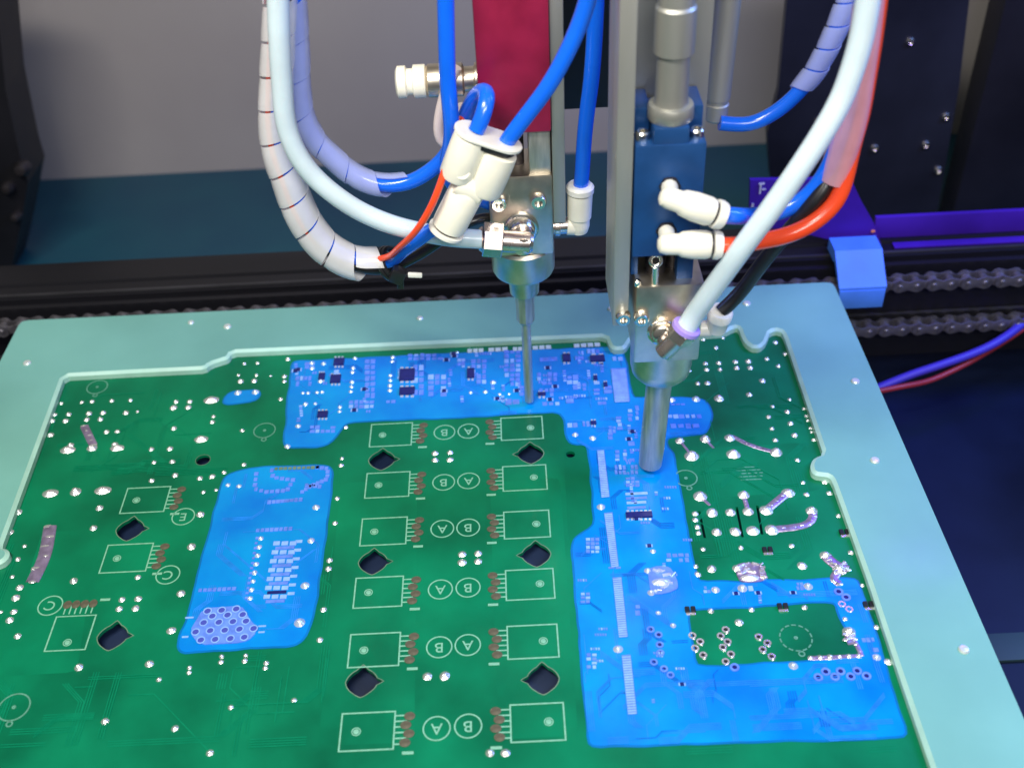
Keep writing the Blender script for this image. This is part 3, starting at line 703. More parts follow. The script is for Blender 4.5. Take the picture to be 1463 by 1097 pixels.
zc(640, 480, 5.225, [(230, 270, 120, 190, 3, 5), (480, 190, 130, 170, 3, 5), (480, 330, 120, 100, 3, 3), (740, 325, 160, 100, 4, 3), (735, 425, 120, 60, 3, 2), (750, 155, 150, 90, 1, 2), (930, 350, 90, 110, 2, 3), (1110, 395, 66, 110, 1, 4), (1195, 420, 66, 100, 1, 3), (910, 490, 80, 50, 1, 1), (1265, 175, 90, 44, 2, 1), (980, 150, 70, 80, 3, 2), (1100, 120, 130, 40, 4, 1), (550, 400, 50, 100, 1, 4), (1000, 385, 70, 60, 2, 2), (1150, 505, 130, 30, 4, 1), (770, 510, 140, 30, 3, 1), (480, 495, 110, 50, 2, 1), (930, 670, 80, 40, 2, 1), (1030, 660, 60, 50, 2, 1), (100, 200, 60, 60, 2, 2)])
zc(840, 580, 5.4875, [(240, 110, 50, 50, 1, 2), (190, 190, 60, 60, 2, 2), (175, 240, 60, 60, 1, 2), (330, 75, 40, 100, 1, 3), (385, 60, 30, 120, 1, 3), (250, 165, 50, 60, 1, 2), (340, 280, 60, 80, 1, 2), (385, 235, 40, 40, 1, 1), (230, 395, 34, 90, 1, 3), (290, 385, 34, 90, 1, 3), (345, 395, 40, 90, 1, 3), (300, 505, 190, 80, 6, 2), (350, 600, 110, 80, 3, 3)])
for i, y in enumerate((690, 725, 760, 800)): chip(840+380/5.4875, 580+y/5.4875, (175-10*i)/5.4875, 20/5.4875, 'coated_pad' if i % 2 else 'coated_pale', .0004, 'pad')
feet(840+400/5.4875, 580+860/5.4875, 38, 8, 6)
zc(940, 460, 4.22, [(160, 572, 210, 26, 6, 1), (160, 630, 180, 34, 4, 1), (120, 500, 90, 10, 3, 1)])
zc(800, 560, 2.6125, [(122, 575, 52, 60, 3, 4), (95, 770, 38, 42, 2, 3), (118, 1005, 42, 60, 2, 4), (440, 620, 90, 36, 4, 2), (370, 690, 80, 60, 4, 3), (290, 815, 20, 44, 1, 2), (205, 658, 50, 10, 2, 1)])
zc(960, 690, 3.782, [(190, 578, 40, 40, 2, 2), (690, 560, 40, 44, 2, 2), (440, 572, 60, 40, 2, 1), (1060, 850, 70, 30, 3, 1), (1100, 890, 40, 60, 1, 2)])
# long pale solder bars
for q in ([(872.5, 528), (894.5, 527), (900, 574), (878, 575)], [(853, 644), (863, 644), (871, 710), (859, 711)], [(863, 734), (875, 733), (884, 809), (873, 811)], [(875, 826), (888, 825), (897, 910), (884, 911)], [(888, 937), (901, 936), (910, 1020), (897, 1021)]):
    sbr = mesh('solder_bar', prism([B(x, y) for x, y in q], CT, CT+.0004), 'coated_pad', board, False)
    Q = [B(x, y, CT+.0005) for x, y in q]; nr = int((Q[3]-Q[0]).length/.0011); rb_ = []
    for k in range(nr):
        a, b = Q[0].lerp(Q[3], (k+.5)/nr), Q[1].lerp(Q[2], (k+.5)/nr)
        rb_.append(box((a+b)/2, ((b-a).length*.92, .00062, .0003), .00008, Matrix.Rotation(math.atan2(b.y-a.y, b.x-a.x), 3, 'Z')))
    tag(mesh('ribs', join(*rb_), 'coated_pale', sbr, False), kind='stuff')
# left patch
def prow(pts, n, w=5.5, h=4.6, material='coated_pad', joints=False):
    P = [Vector(p) for p in pts]; L = [(b-a).length for a, b in zip(P[:-1], P[1:])]; T = sum(L)
    for k in range(n):
        s = T*k/max(1, n-1); i = 0
        while i < len(L)-1 and s > L[i]: s -= L[i]; i += 1
        p = P[i].lerp(P[i+1], min(1, s/L[i]))
        if joints: joint(p.x, p.y, 7, True)
        else: chip(p.x, p.y, w*random.uniform(.85, 1.15), h*random.uniform(.85, 1.15), material, .0005, 'pad')
def z3(*p): return Z(240, 640, 3.227, p)
prow(z3((408, 122), (400, 190), (450, 205), (550, 198), (578, 150), (485, 138), (480, 105)), 17)
prow(z3((620, 205), (655, 180), (690, 165), (735, 145), (738, 98), (690, 92)), 12)
prow(z3((500, 98), (690, 92)), 10, 5, 3.6, 'hole_wall')
prow(z3((640, 175), (700, 180)), 4)
prow(z3((468, 252), (612, 240)), 8); prow(z3((415, 382), (565, 374)), 8)
prow(z3((428, 418), (378, 694)), 8, joints=True)
prow(z3((412, 418), (362, 694)), 13, 4, 3)
for r_ in range(7):
    for cc in range(3): chip(*z3((502+cc*38-r_*7.5, 442+r_*41))[0], 9.5, 5.4, 'coated_pale', .0006, 'pad')
    chip(*z3((540-r_*7.5, 462+r_*41))[0], 27, 4, 'coated_chip' if r_ in (5,) else 'coated_pad', .0005, 'pad')
    chip(*z3((604-r_*6, 432+r_*40))[0], 10, 4, 'coated_pale', .0003, 'pad')
prow(z3((150, 658), (305, 650)), 8)
hx = [B(x, y) for x, y in z3((165, 742), (340, 730), (362, 760), (382, 800), (415, 828), (395, 875), (345, 900), (145, 910), (100, 850), (130, 800))]
mesh('solder_field', prism(rounded(hx, 1, .3), CT, CT+.0004), 'coated_pad', board, False)
for (x, y) in z3((183, 752), (248, 748), (315, 742), (205, 775), (275, 770), (345, 768), (165, 805), (235, 803), (300, 800), (360, 798), (128, 848), (195, 842), (262, 840), (330, 835), (395, 832), (152, 885), (218, 882), (288, 878), (352, 872)):
    sx, sy = sxy(x, y); c = B(x, y, CT+.0004)
    o = mesh('field_hole', lathe(c, (0, 0, 1), [(4.4*sx, 0), (4.4*sx, .00015), (.5*sx, .00015)], 16), 'coated_hole', board)
    mesh('hole_ring', ring(c, 5.4*sx, 1.6*sx, 18, .0003), 'coated_pale', o)
for (x, y, w_) in z3((100, 783, 24), (80, 872, 18), (435, 822, 22), (432, 850, 18)): chip(x, y, w_/2, 2.2, 'coated_pale', .0003, 'pad')

# finer pads scattered through the coated strip, between the named ones
def inside(p, poly):
    c = False; n = len(poly)
    for i in range(n):
        a, b = poly[i], poly[i-1]
        if (a[1] > p[1]) != (b[1] > p[1]) and p[0] < (b[0]-a[0])*(p[1]-a[1])/(b[1]-a[1])+a[0]: c = not c
    return c
BARS = [(868, 524, 904, 578), (850, 640, 874, 714), (860, 730, 888, 814), (872, 822, 900, 914), (885, 934, 914, 1024)]
def free(x, y): return not any(a-3 < x < c+3 and b-3 < y < d+3 for a, b, c, d in BARS)
fr = random.Random(11)
for (x0, y0, x1, y1, n) in ((422, 515, 640, 590, 16), (640, 505, 868, 572, 34), (884, 590, 930, 690, 14), (895, 690, 955, 760, 9), (900, 760, 985, 1000, 10), (826, 770, 872, 1000, 8), (1010, 838, 1180, 858, 6)):
    for _ in range(n):
        x, y = fr.uniform(x0, x1), fr.uniform(y0, y1)
        if not (inside((x, y), main) and not inside((x, y), win) and free(x, y)): continue
        kind = fr.random()
        if kind < .45:
            for k in range(fr.randint(2, 5)): chip(x+k*3.6, y, 2.4, 3.2, 'coated_pad' if fr.random() < .7 else 'coated_pale', .0004, 'pad')
        elif kind < .75:
            for k in range(fr.randint(2, 5)): chip(x+k*.3, y+k*3.4, 4.4, 2.0, 'coated_pale' if fr.random() < .4 else 'coated_pad', .0004, 'pad')
        else:
            chip(x, y, 5.4, 4.2, 'coated_chip', .0008); chip(x-4, y, 2.0, 4.0, 'coated_pale', .0004, 'pad'); chip(x+4, y, 2.0, 4.0, 'coated_pale', .0004, 'pad')
PADS.sort(key=lambda q: -q[0])
for nm in ('pad', 'chip'):
    sel = [q for q in PADS if q[1] == nm]
    for q in sel[:290]: mesh(nm, box(*q[2]), q[3], board, False)
    for ma in sorted(set(q[3] for q in sel[290:])):
        o = mesh('small_pads', join(*[box(*q[2][:2]) for q in sel[290:] if q[3] == ma]), ma, board, False); tag(o, kind='stuff')
# fine copper traces under the coating and under the green mask
def walks(poly, holes, n, seg, wd, z, seed, starts=None):
    g = random.Random(seed); out = []; xs = [p[0] for p in poly]; ys = [p[1] for p in poly]; tries = 0
    def ok(x, y): return inside((x, y), poly) and not any(inside((x, y), h) for h in holes)
    while n and tries < 4000:
        tries += 1; x, y = g.uniform(min(xs), max(xs)), g.uniform(min(ys), max(ys))
        if not ok(x, y): continue
        pts = [B(x, y)]; d = g.choice((0, 1, 2, 3)); m_ = g.randint(2, 4); nb = g.randint(1, 4)
        dirs = [(1, 0), (0, 1), (-1, 0), (0, -1), (.7, .7), (-.7, .7), (.7, -.7), (-.7, -.7)]
        u = dirs[d]; par = Vector((-u[1], u[0], 0))
        p = pts[0].copy()
        for k in range(m_):
            q = p+Vector((u[0], u[1], 0))*g.uniform(.3, 1)*seg
            v = (q-Vector((0, 0, CAMH))); dd = v.dot(_d); px, py = CX+F*v.dot(_R)/dd, CY-F*v.dot(_U)/dd
            if not ok(px, py): break
            pts.append(q); p = q; u = g.choice([t for t in dirs if t[0]*u[0]+t[1]*u[1] > .5])
        if len(pts) < 2: continue
        for b_ in range(nb): out.append(strip([a+par*b_*wd*2.3 for a in pts], wd, z+len(out)*9e-7, .00005))
        n -= 1
    return join(*out)
grn = [(100, 545), (300, 535), (420, 515), (880, 495), (1060, 500), (1118, 500), (1190, 690), (1290, 1000), (1290, 1080), (-30, 1080), (-30, 840)]
tag(mesh('trace_field', walks(main, [win], 80, .012, .00034, CT+.00002, 3), 'under_trace', board, False), kind='stuff')
tag(mesh('trace_field', walks(main, [win], 36, .008, .00040, CT+.00003, 5), 'under_trace_dark', board, False), kind='stuff')
tag(mesh('trace_field', walks(left, [], 16, .014, .00034, CT+.00002, 8), 'under_trace', board, False), kind='stuff')
HB = [[(500, 590), (830, 580), (830, 1080), (470, 1080)], main, left, small, [(276, 646), (304, 646), (304, 668), (276, 668)], [(40, 680), (290, 680), (290, 960), (20, 960)]]
tag(mesh('trace_field', walks(grn, HB, 90, .022, .00045, .00003, 21), 'green_trace', board, False), kind='stuff')
# copper areas under the mask, seen as lighter and darker green fields
for k, (q, ma) in enumerate((([(486, 690), (596, 684), (592, 1060), (455, 1065)], 'green_pour'), ([(700, 690), (800, 682), (826, 1050), (712, 1056)], 'green_pour'),
        ([(805, 640), (838, 640), (848, 750), (812, 775)], 'green_dark'), ([(60, 760), (140, 756), (110, 960), (-5, 966)], 'green_pour'), ([(1005, 640), (1150, 632), (1175, 700), (1012, 712)], 'green_pour'))):
    pq = [B(x, y) for x, y in q]
    hh = [h for h in HOLES[:10] if inside((sum(p[0] for p in h)/len(h), sum(p[1] for p in h)/len(h)), [(p.x, p.y) for p in pq])]
    mesh('copper_area', prism(rounded(pq, 2, .3), .00001, .00002+.000002*k, hh), ma, board, False)

# ================================================================== LEFT DISPENSING VALVE
LX, LY = .0042, .413
lv = thing('needle_valve', (LX, LY, .0015), 'slim needle dispensing valve with steel body under a crimson actuator', 'dispensing valve')
A = lambda z: Vector((LX, LY, z))
mesh('needle', lathe(A(.0025), (0, 0, 1), [(.0014, 0), (.0021, 0), (.0022, .030), (.0022, .052)], 24), 'steel_brushed', lv)
mesh('needle_hub', lathe(A(.0515), (0, 0, 1), [(.0036, 0), (.0042, .0008), (.0044, .017), (.0044, .020)], 8, 0), 'steel_brushed', lv, False)
mesh('collar', lathe(A(.068), (0, 0, 1), [(.0060, 0), (.0066, .0005), (.0073, .012)], 30), 'steel', lv)
mesh('retaining_ring', lathe(A(.0785), (0, 0, 1), [(.0080, 0), (.0132, .0022), (.0140, .0040), (.0140, .0158), (.0128, .0172)], 44), 'steel', lv)
zt = S(740, 252, LY-.012).z
mesh('body', join(box((LX, LY, (.0955+zt)/2), (.0268, .024, zt-.0955), .0016), lathe((LX, LY, .0945), (0, 0, 1), [(.0115, 0), (.0118, .004)], 30)), 'steel', lv, True)
fy = LY-.0122
for (x, y) in ((713, 289), (769, 286)):
    c = S(x, y, fy); s = mesh('screw', lathe(c+Vector((0, .001, 0)), (0, -1, 0), [(.0034, 0), (.0034, .0030), (.0029, .0038), (.0017, .0038), (.0016, .0018), (.0001, .0018)], 24), 'steel_bright', lv)
c = S(745, 326, fy)
mesh('boss', lathe(c+Vector((0, .001, 0)), (0, -1, 0), [(.0074, 0), (.0074, .0016), (.0064, .0022), (.0058, .0022), (.0052, .0052), (.0046, .0058)], 32), 'steel_bright', lv)
e0, e1 = S(757, 347, fy-.010), S(712, 344, fy-.010)
ft = mesh('port_fitting', join(cyl(e0, e1, .0046, n=24), lathe(e0+Vector((-.003, .011, 0)), (0, -1, 0), [(.0042, 0), (.0042, .010), (.0040, .0145), (.002, .0152)], 24), lathe(e0, Vector(e0)-Vector(e1), [(.0046, -.001), (.0036, .0012), (.001, .0016)], 24)), 'nickel_fitting', lv)
h0, h1 = S(718, 344, fy-.010), S(690, 342, fy-.010)
mesh('hex_nut', cyl(h0, h1, .0072, n=24, flats=6, bev=.0004), 'nickel_fitting', ft, False)
mesh('ferrule', cyl(h1, S(684, 342, fy-.010), .0055, .0048), 'nickel_fitting', ft)
# yoke and actuator above the body
zr = S(735, 190, LY-.012).z; ZT = .262
mesh('yoke', join(bounds(LX+.0040, LX+.0128, LY-.010, LY+.010, zt-.0004, zr+.0003, .0006), bounds(LX-.0128, LX-.006, LY-.010, LY+.010, zt-.0004, zr+.0003, .0006)), 'steel_brushed', lv)
mesh('plunger', cyl((LX-.001, LY, zt-.001), (LX-.001, LY, zr+.001), .0032), 'dark_metal', lv)
mesh('actuator', bounds(LX-.0148, LX+.0132, LY-.0128, LY+.013, zr, ZT, .0010), 'crimson', lv)
mesh('mount_plate', bounds(LX+.0134, LX+.0186, LY-.011, LY+.022, S(780, 300, LY).z, ZT, .0005), 'aluminium', lv)
g0, g1 = S(566, 118, LY+.006), S(692, 112, LY+.006)
gx = (g1-g0).normalized(); GL = (g1-g0).length
sf = mesh('side_fitting', lathe(g0, gx, [(.0050, 0), (.0064, .0008), (.0064, .004), (.0052, .0045), (.0052, .0066), (.0066, .0072), (.0066, .0118), (.0050, .0124)], 24), 'white_plastic', lv)
mesh('side_barrel', lathe(g0+gx*.0122, gx, [(.0056, 0), (.0066, .0008), (.0066, .0145), (.0050, .0152), (.0050, .019), (.0064, .0195), (.0064, GL-.0125)], 28), 'steel', sf)
# right elbow of the left valve
e = S(827, 322, LY-.006); st = S(789, 323, LY-.006); tp = S(829, 264, LY-.006)
el = mesh('elbow_fitting', join(cyl(e+Vector((-.0015, 0, 0)), S(810, 322, LY-.006), .0042), lathe(e, (0, 0, -1), [(.0046, -.003), (.0046, 0), (.0038, .0028), (.0015, .0038)], 24), lathe(e, tp-e, [(.0046, 0), (.0046, .004), (.0052, .0045), (.0054, (tp-e).length-.004)], 28)), 'white_plastic', lv)
mesh('release_collar', lathe(tp-(tp-e).normalized()*.0035, tp-e, [(.0050, 0), (.0059, .0004), (.0059, .0026), (.0050, .0036), (.0034, .0036)], 28), 'white_collar', el)
mesh('thread_stub', join(cyl(S(812, 322, LY-.006), st-Vector((.003, 0, 0)), .0036, n=20), cyl(S(800, 322.5, LY-.006), S(792, 323, LY-.006), .0044, n=20)), 'nickel_fitting', el)

# ================================================================== RIGHT DISPENSING VALVE
RX, RY = .0590, .363
rv = thing('spray_valve', (RX, RY, .0015), 'wide nozzle spray valve with blue actuator block on an aluminium plate', 'dispensing valve')
A2 = lambda z: Vector((RX, RY, z))
tilt = Vector((.003, 0, .055)).normalized()
nb = B(931, 674, .004); nb = Vector((nb.x, RY, .004))
mesh('nozzle', lathe(nb, (RX+.0010-nb.x, 0, .054), [(.0034, 0), (.0052, .0003), (.0055, .010), (.0055, .055)], 36), 'steel_brushed', rv)
R2 = RX+.0010
zb = S(950, 408, RY-.013).z
mesh('body_cup', lathe((R2, RY, .0555), (0, 0, 1), [(.0062, 0), (.0100, .0022), (.0122, .0048), (.0130, .009), (.0132, .032)], 44), 'steel', rv)
mesh('body', box((R2, RY, (.0745+zb)/2), (.0266, .0262, zb-.0745), .0013), 'steel', rv)
mesh('side_plate', bounds(RX-.0208, RX-.0148, RY-.011, RY+.022, S(893, 463, RY-.01).z, ZT+.002, .0005), 'aluminium', rv)
mesh('back_plate', bounds(RX-.0146, RX+.0150, RY+.0145, RY+.0195, .112, ZT+.002, .0005), 'aluminium', rv)
for (x, y, yy, r) in ((890, 452, RY-.0115, .0030), (916, 453, RY-.0135, .0030)):
    c = S(x, y, yy); mesh('screw', lathe(c+Vector((0, .001, 0)), (0, -1, 0), [(r, 0), (r, .0030), (r*.85, .0038), (r*.5, .0038), (r*.45, .0018), (.0001, .0018)], 22), 'steel_bright', rv)
# blue actuator
zu0, zu1 = S(950, 366, RY-.012).z, S(950, 172, RY-.012).z
bxl, bxr = S(905, 300, RY-.012).x, S(1003, 300, RY-.012).x
cxm = (bxl+bxr)/2; hw = (bxr-bxl)/2
act = mesh('actuator', join(bounds(cxm-hw, cxm+hw, RY-.012, RY+.014, zu0, zu1-.0095, .0009),
      bounds(cxm-hw*.50, cxm+hw*.50, RY-.0115, RY+.0135, zu1-.0105, zu1-.0035, .0008),
      bounds(cxm-hw*.98, cxm-hw*.52, RY-.002, RY+.0138, zu1-.0100, zu1, .0008), bounds(cxm+hw*.52, cxm+hw*.98, RY-.002, RY+.0138, zu1-.0100, zu1, .0008)), 'anodised_blue', rv)
for s in (-1, 1):
    c = Vector((cxm+s*hw*.76, RY-.0070, zu1-.0102)); mesh('screw', lathe(c, (0, 0, 1), [(.0025, 0), (.0025, .0034), (.0020, .0040), (.0013, .0040), (.0012, .002), (.0001, .002)], 20), 'steel_bright', act)
mesh('blue_leg', bounds(cxm+hw*.42, cxm+hw*.92, RY-.009, RY+.012, zb-.0005, zu0+.0003, .0005), 'anodised_blue', act)
mesh('blue_leg', bounds(cxm-hw*.95, cxm-hw*.72, RY-.004, RY+.012, zb-.0005, zu0+.0003, .0005), 'anodised_blue', act)
mesh('plunger', join(cyl((cxm-.002, RY-.002, zb-.001), (cxm-.002, RY-.002, zu0+.001), .0040), cyl((cxm+.005, RY+.001, zb-.001), (cxm+.005, RY+.001, zu0+.001), .0030)), 'dark_metal', rv)
c = S(937, 372, RY-.011)
def torus(c, ax, R_, r_, n=24, m_=10):
    u, v, a = frame(ax); V, Fc = [], []
    for i in range(n):
        t = 2*math.pi*i/n; d = u*math.cos(t)+v*math.sin(t)
        for j in range(m_):
            p = 2*math.pi*j/m_; V.append(tuple(Vector(c)+d*(R_+r_*math.cos(p))+a*r_*math.sin(p)))
    for i in range(n):
        for j in range(m_): Fc.append([i*m_+j, ((i+1) % n)*m_+j, ((i+1) % n)*m_+(j+1) % m_, i*m_+(j+1) % m_])
    return V, Fc
mesh('eye_bolt', join(torus(c, (0, 1, -.3), .0021, .0008), cyl(c-Vector((0, 0, .0024)), (c.x, c.y, zb-.0006), .0014)), 'steel_bright', rv)
c = S(911, 402, RY-.011); mesh('set_screw', lathe((c.x, c.y, zb-.0006), (0, 0, 1), [(.0014, 0), (.0014, .002), (.0008, .0026)], 14), 'steel_bright', rv)
nk = mesh('neck', lathe((cxm+.0005, RY-.0030, zu1-.0036), (0, 0, 1), [(.0078, 0), (.0082, .0006), (.0082, .0045), (.0078, .0055), (.0062, .0058), (.0058, .009), (.0056, .024), (.0070, .0245), (.0070, .040), (.0062, .041), (.0062, .086)], 40), 'aluminium', rv)
# push-in elbows on the blue block
def push_elbow(ball, stub, end, Yf, r):
    b0 = S(*ball, Yf); s0 = S(*stub, RY-.0125); e0 = S(*end, Yf); ax = (e0-b0); L = ax.length; a = ax.normalized()
    o = mesh('elbow_fitting', join(lathe(b0, ax, [(r*.35, -r*.80), (r*.66, -r*.6), (r*.80, -r*.15), (r*.80, r*.75), (r*.96, r*1.0), (r*1.08, L*.45), (r*1.08, L*.70), (r*.98, L*.775), (r*.80, L*.78)], 30),
             lathe(s0+Vector((0, .001, 0)), b0-s0, [(r*.62, 0), (r*.62, (b0-s0).length+.001)], 20)), 'white_plastic', rv)
    mesh('gap_ring', lathe(b0+a*L*.779, ax, [(r*.86, 0), (r*.86, L*.05)], 24), 'dark_metal', o)
    mesh('release_collar', lathe(b0+a*L*.825, ax, [(r*.82, 0), (r*1.08, .0003), (r*1.10, L*.09), (r*.98, L*.17), (r*.62, L*.175)], 30), 'white_collar', o)
    mesh('thread_stub', lathe(s0+Vector((0, .0012, 0)), (0, -1, 0), [(r*.80, 0), (r*.80, .0022), (r*.72, .0027)], 20, 6), 'dark_metal', o, False)
    return e0, a
pe1 = push_elbow((958, 284), (957, 266), (1034, 309), RY-.024, .0049)
pe2 = push_elbow((955, 349), (952, 330), (1031, 350), RY-.024, .0049)
# lower fluid port of the right valve
fy2 = RY-.0132
c = S(945, 474, fy2); mesh('boss', lathe(c+Vector((0, .001, 0)), (0, -1, .25), [(.0058, 0), (.0058, .0016), (.0050, .0024), (.0044, .0024), (.0040, .0055), (.0032, .006)], 32), 'steel_bright', rv)
fq = fy2-.008
q0, q1, q2, q3 = S(946, 505, fq), S(968, 484, fq), S(978, 472, fq), S(986, 460, fq)
lp = mesh('port_fitting', join(cyl(q0, q1+(q1-q0)*.1, .0038, n=24), cyl(c+Vector((0, .002, 0)), q0.lerp(q1, .35), .0034)), 'nickel_fitting', rv)
mesh('hex_nut', cyl(q1, q2, .0056, n=24, flats=6, bev=.0003), 'nickel_fitting', lp, False)
mesh('lock_collar', cyl(q2+(q2-q1)*.02, q2+(q3-q2)*.55, .0058, n=28), 'purple_collar', lp)
sn = S(1031, 443, RY-.006); sb = S(1022, 470, RY-.006); sa = (S(1036, 428, RY-.010)-sb).normalized()
se = mesh('sensor', join(lathe(sb, sa, [(.0036, 0), (.0044, .0008), (.0046, .0070), (.0050, .0075), (.0050, .0105), (.0044, .0114), (.0026, .0114)], 30), cyl(S(1016, 469, RY-.006), S(985, 470, RY-.006), .0034)), 'white_collar', rv)

# ================================================================== Y CONNECTOR
YY = .379
yc = thing('y_connector', S(640, 330, YY), 'cream white Y shaped push-in connector joining three blue tubes', 'connector')
def barrel(a, b, r, prof=None):
    a, b = Vector(a), Vector(b); L = (b-a).length
    return lathe(a, b-a, [(r*.6, -.0006), (r*.92, 0), (r, .0012), (r, L*.8), (r*.97, L*.985), (r*.9, L)], 30)
def z3p(x, y, Y=YY): return S(600+x/3.919, 120+y/3.919, Y)
b1a, b1b = z3p(205, 520), z3p(292, 292)
b2a, b2b = z3p(352, 598), z3p(445, 378)
b3a, b3b = z3p(270, 585), z3p(158, 800)
mesh('body', join(barrel(b1a, b1b, .0071), barrel(b2a, b2b, .0074), barrel(b3a, b3b, .0070), barrel(z3p(215, 530), z3p(345, 600), .0066)), 'white_plastic', yc)
dmid = (b1b-b1a).normalized()
side = (b2b-b1b); side = (side-dmid*side.dot(dmid)); half = side.length/2; su = side.normalized(); sv = dmid.cross(su)
def stadium(c, r, h0, h1, n=14):
    o = []
    for k in range(n): t = -math.pi/2+math.pi*k/(n-1); o.append(su*(half+r*math.cos(t))+sv*r*math.sin(t))
    for k in range(n): t = math.pi/2+math.pi*k/(n-1); o.append(su*(-half+r*math.cos(t))+sv*r*math.sin(t))
    m_ = len(o); V = [tuple(c+p*f+dmid*h) for h, f in ((h0, .97), (h0+.0003, 1), (h1-.0003, 1), (h1, .97)) for p in o]
    Fc = [[j_*m_+i, j_*m_+(i+1) % m_, (j_+1)*m_+(i+1) % m_, (j_+1)*m_+i] for j_ in range(3) for i in range(m_)]+[list(range(m_))[::-1], [3*m_+i for i in range(m_)]]
    return V, Fc
fc = (b1b+b2b)/2; fc = fc+dmid*(b1b-fc).dot(dmid)*.5
mesh('neck', stadium(fc, .0058, -.0012, .0016), 'dark_metal', yc)
mesh('release_collar', stadium(fc, .0076, .0014, .0030), 'white_collar', yc)
d = (b3b-b3a).normalized()
mesh('neck', lathe(b3b-d*.0004, d, [(.0056, 0), (.0056, .0016)], 30), 'dark_metal', yc)
mesh('release_collar', lathe(b3b+d*.0011, d, [(.0056, 0), (.0074, .0002), (.0074, .0014), (.0064, .0020), (.0034, .0020)], 30), 'white_collar', yc)
bc = z3p(238, 512, YY-.006); mesh('boss', lathe(bc+Vector((0, .003, 0)), (0, -1, .5), [(.0034, 0), (.0034, .003), (.0028, .0036), (.0012, .0036), (.0011, .002), (.0002, .002)], 20), 'white_plastic', yc)
# ================================================================== TUBES
def P(lst, Yd): return [S(p[0], p[1], p[2] if len(p) > 2 else Yd) for p in lst]
BR, WR = .00315, .0040
tag(mesh('milky_tube', tube(P([(396, -40), (399, 60), (403, 122), (408, 175), (422, 216), (444, 248), (471, 273), (507, 298), (548, 317), (589, 329), (643, 339), (688, 342)], .389), WR), 'tube_milky'),
    'thick milky white tube sweeping into the steel needle valve', 'tube')
t3 = P([(418, -40), (424, 60), (427, 128), (434, 169), (452, 202), (479, 229), (507, 251), (534, 262), (561, 265), (583, 262), (608, 249), (632, 229), (648, 204, .404), (660, 178, .402), (674, 146, .398), (688, 130, .392), (697, 134, .386), (694, 152, .382), (688, 172, .380), (680, 188, .379)], .405)
tag(mesh('blue_tube', tube(t3, BR), 'tube_blue'), 'blue tube looping over behind the Y connector from a pale lavender wrap', 'tube')
tag(mesh('spiral_wrap', ribbon(P([(418, -40), (424, 60), (427, 128), (434, 169), (452, 202), (479, 229), (507, 251), (534, 262), (561, 265), (586, 262)], .405), .0047, .0049, .0150, .97), 'wrap_bluish'),
    'lavender translucent spiral wrap round the blue tube above the milky tube', 'spiral wrap')
tag(mesh('blue_tube', tube(P([(636, -40, .392), (638, 60, .392), (640, 122, .392), (644, 164, .392), (645, 200, .393), (640, 224, .396), (640, 252, .400), (660, 275, .404), (700, 290, .408)], .392), BR), 'tube_blue'),
    'blue tube dropping straight down behind the Y connector beside its white hose', 'tube')
tag(mesh('blue_tube', tube([b2b-dmid*.002]+P([(726, 200), (743, 177), (760, 155), (776, 134), (800, 95), (830, 30), (850, -40)], YY), BR), 'tube_blue'),
    'blue tube rising past the crimson actuator from the Y connector', 'tube')
tag(mesh('blue_tube', tube([tp-(tp-e).normalized()*.002]+P([(831, 256), (835, 196), (840, 150), (844, 122), (849, 60), (853, -40)], LY-.006), BR), 'tube_blue'),
    'straight blue tube standing in the cream elbow between the two valves', 'tube')
# left bundle
bun = [(402, -40), (398, 60), (395, 122), (394, 180), (400, 222), (413, 260), (430, 305), (455, 343), (484, 366), (515, 377), (553, 377)]
bp = P(bun, .402)
tag(mesh('spiral_wrap', ribbon(bp, .0062, .0077, .0140, .92), 'wrap_clear'), 'clear spiral wrap round the tube bundle ending at the black cable tie', 'spiral wrap')
def off(pts, dx, dz, dy=0): return [p+Vector((dx, dy, dz)) for p in pts]
tag(mesh('blue_tube', tube(off(bp, .0012, .0018)[:-1]+[S(556, 374, .40)]+P([(575, 359, .393), (600, 341, .386), (622, 325, .381)], .39)+[b3b-(b3b-b3a).normalized()*.002], BR*.92), 'tube_blue'),
    'blue tube leaving the clear wrapped bundle for the foot of the Y connector', 'tube')
tag(mesh('red_tube', tube(off(bp, -.0030, .0002, .002)[:-1]+[S(552, 368, .396)]+P([(570, 354, .386), (592, 333, .377), (612, 303, .374), (626, 272, .374), (638, 236, .378), (648, 205, .386), (655, 182, .394), (664, 160, .402)], .38), .0014), 'tube_red'),
    'thin red tube running up beside the Y connector from the bundle', 'tube')
tag(mesh('black_cable', tube(off(bp, .0016, -.0036, .001)[:-1]+[S(556, 384, .402)]+P([(580, 374), (606, 360), (632, 342), (660, 322), (690, 312, .404), (704, 312, .410)], .402), .0023), 'cable_black'),
    'black cable leaving the clear wrapped bundle below the blue tube', 'cable')
tc_ = S(556, 377, .402)
tie = thing('cable_tie', tc_, 'black cable tie knotted round the end of the clear wrapped bundle', 'cable tie')
ax = (S(575, 370, .40)-tc_).normalized()
mesh('band', join(torus(tc_, ax, .0070, .0012, 30, 8), torus(tc_+ax*.0016, ax, .0066, .0011, 30, 8)), 'cable_black', tie)
mesh('head', box(S(568, 393, .394), (.0060, .005, .0070), .0010, Matrix.Rotation(.5, 3, 'Y')), 'cable_black', tie)
mesh('tail', box(S(572, 402, .393), (.0030, .0014, .0075), .0004, Matrix.Rotation(.1, 3, 'Y')), 'cable_black', tie)
mesh('white_tail', box(S(593, 393, .394), (.0062, .0016, .0022), .0006, Matrix.Rotation(.1, 3, 'Y')), 'white_collar', tie)
tag(mesh('pale_hose', tube(P([(652, 96), (638, 128), (629, 160), (626, 190), (632, 207), (644, 206), (656, 185), (662, 150)], .412), .0022), 'tube_pale'), 'short pale hose loop hanging under the steel side fitting', 'hose')
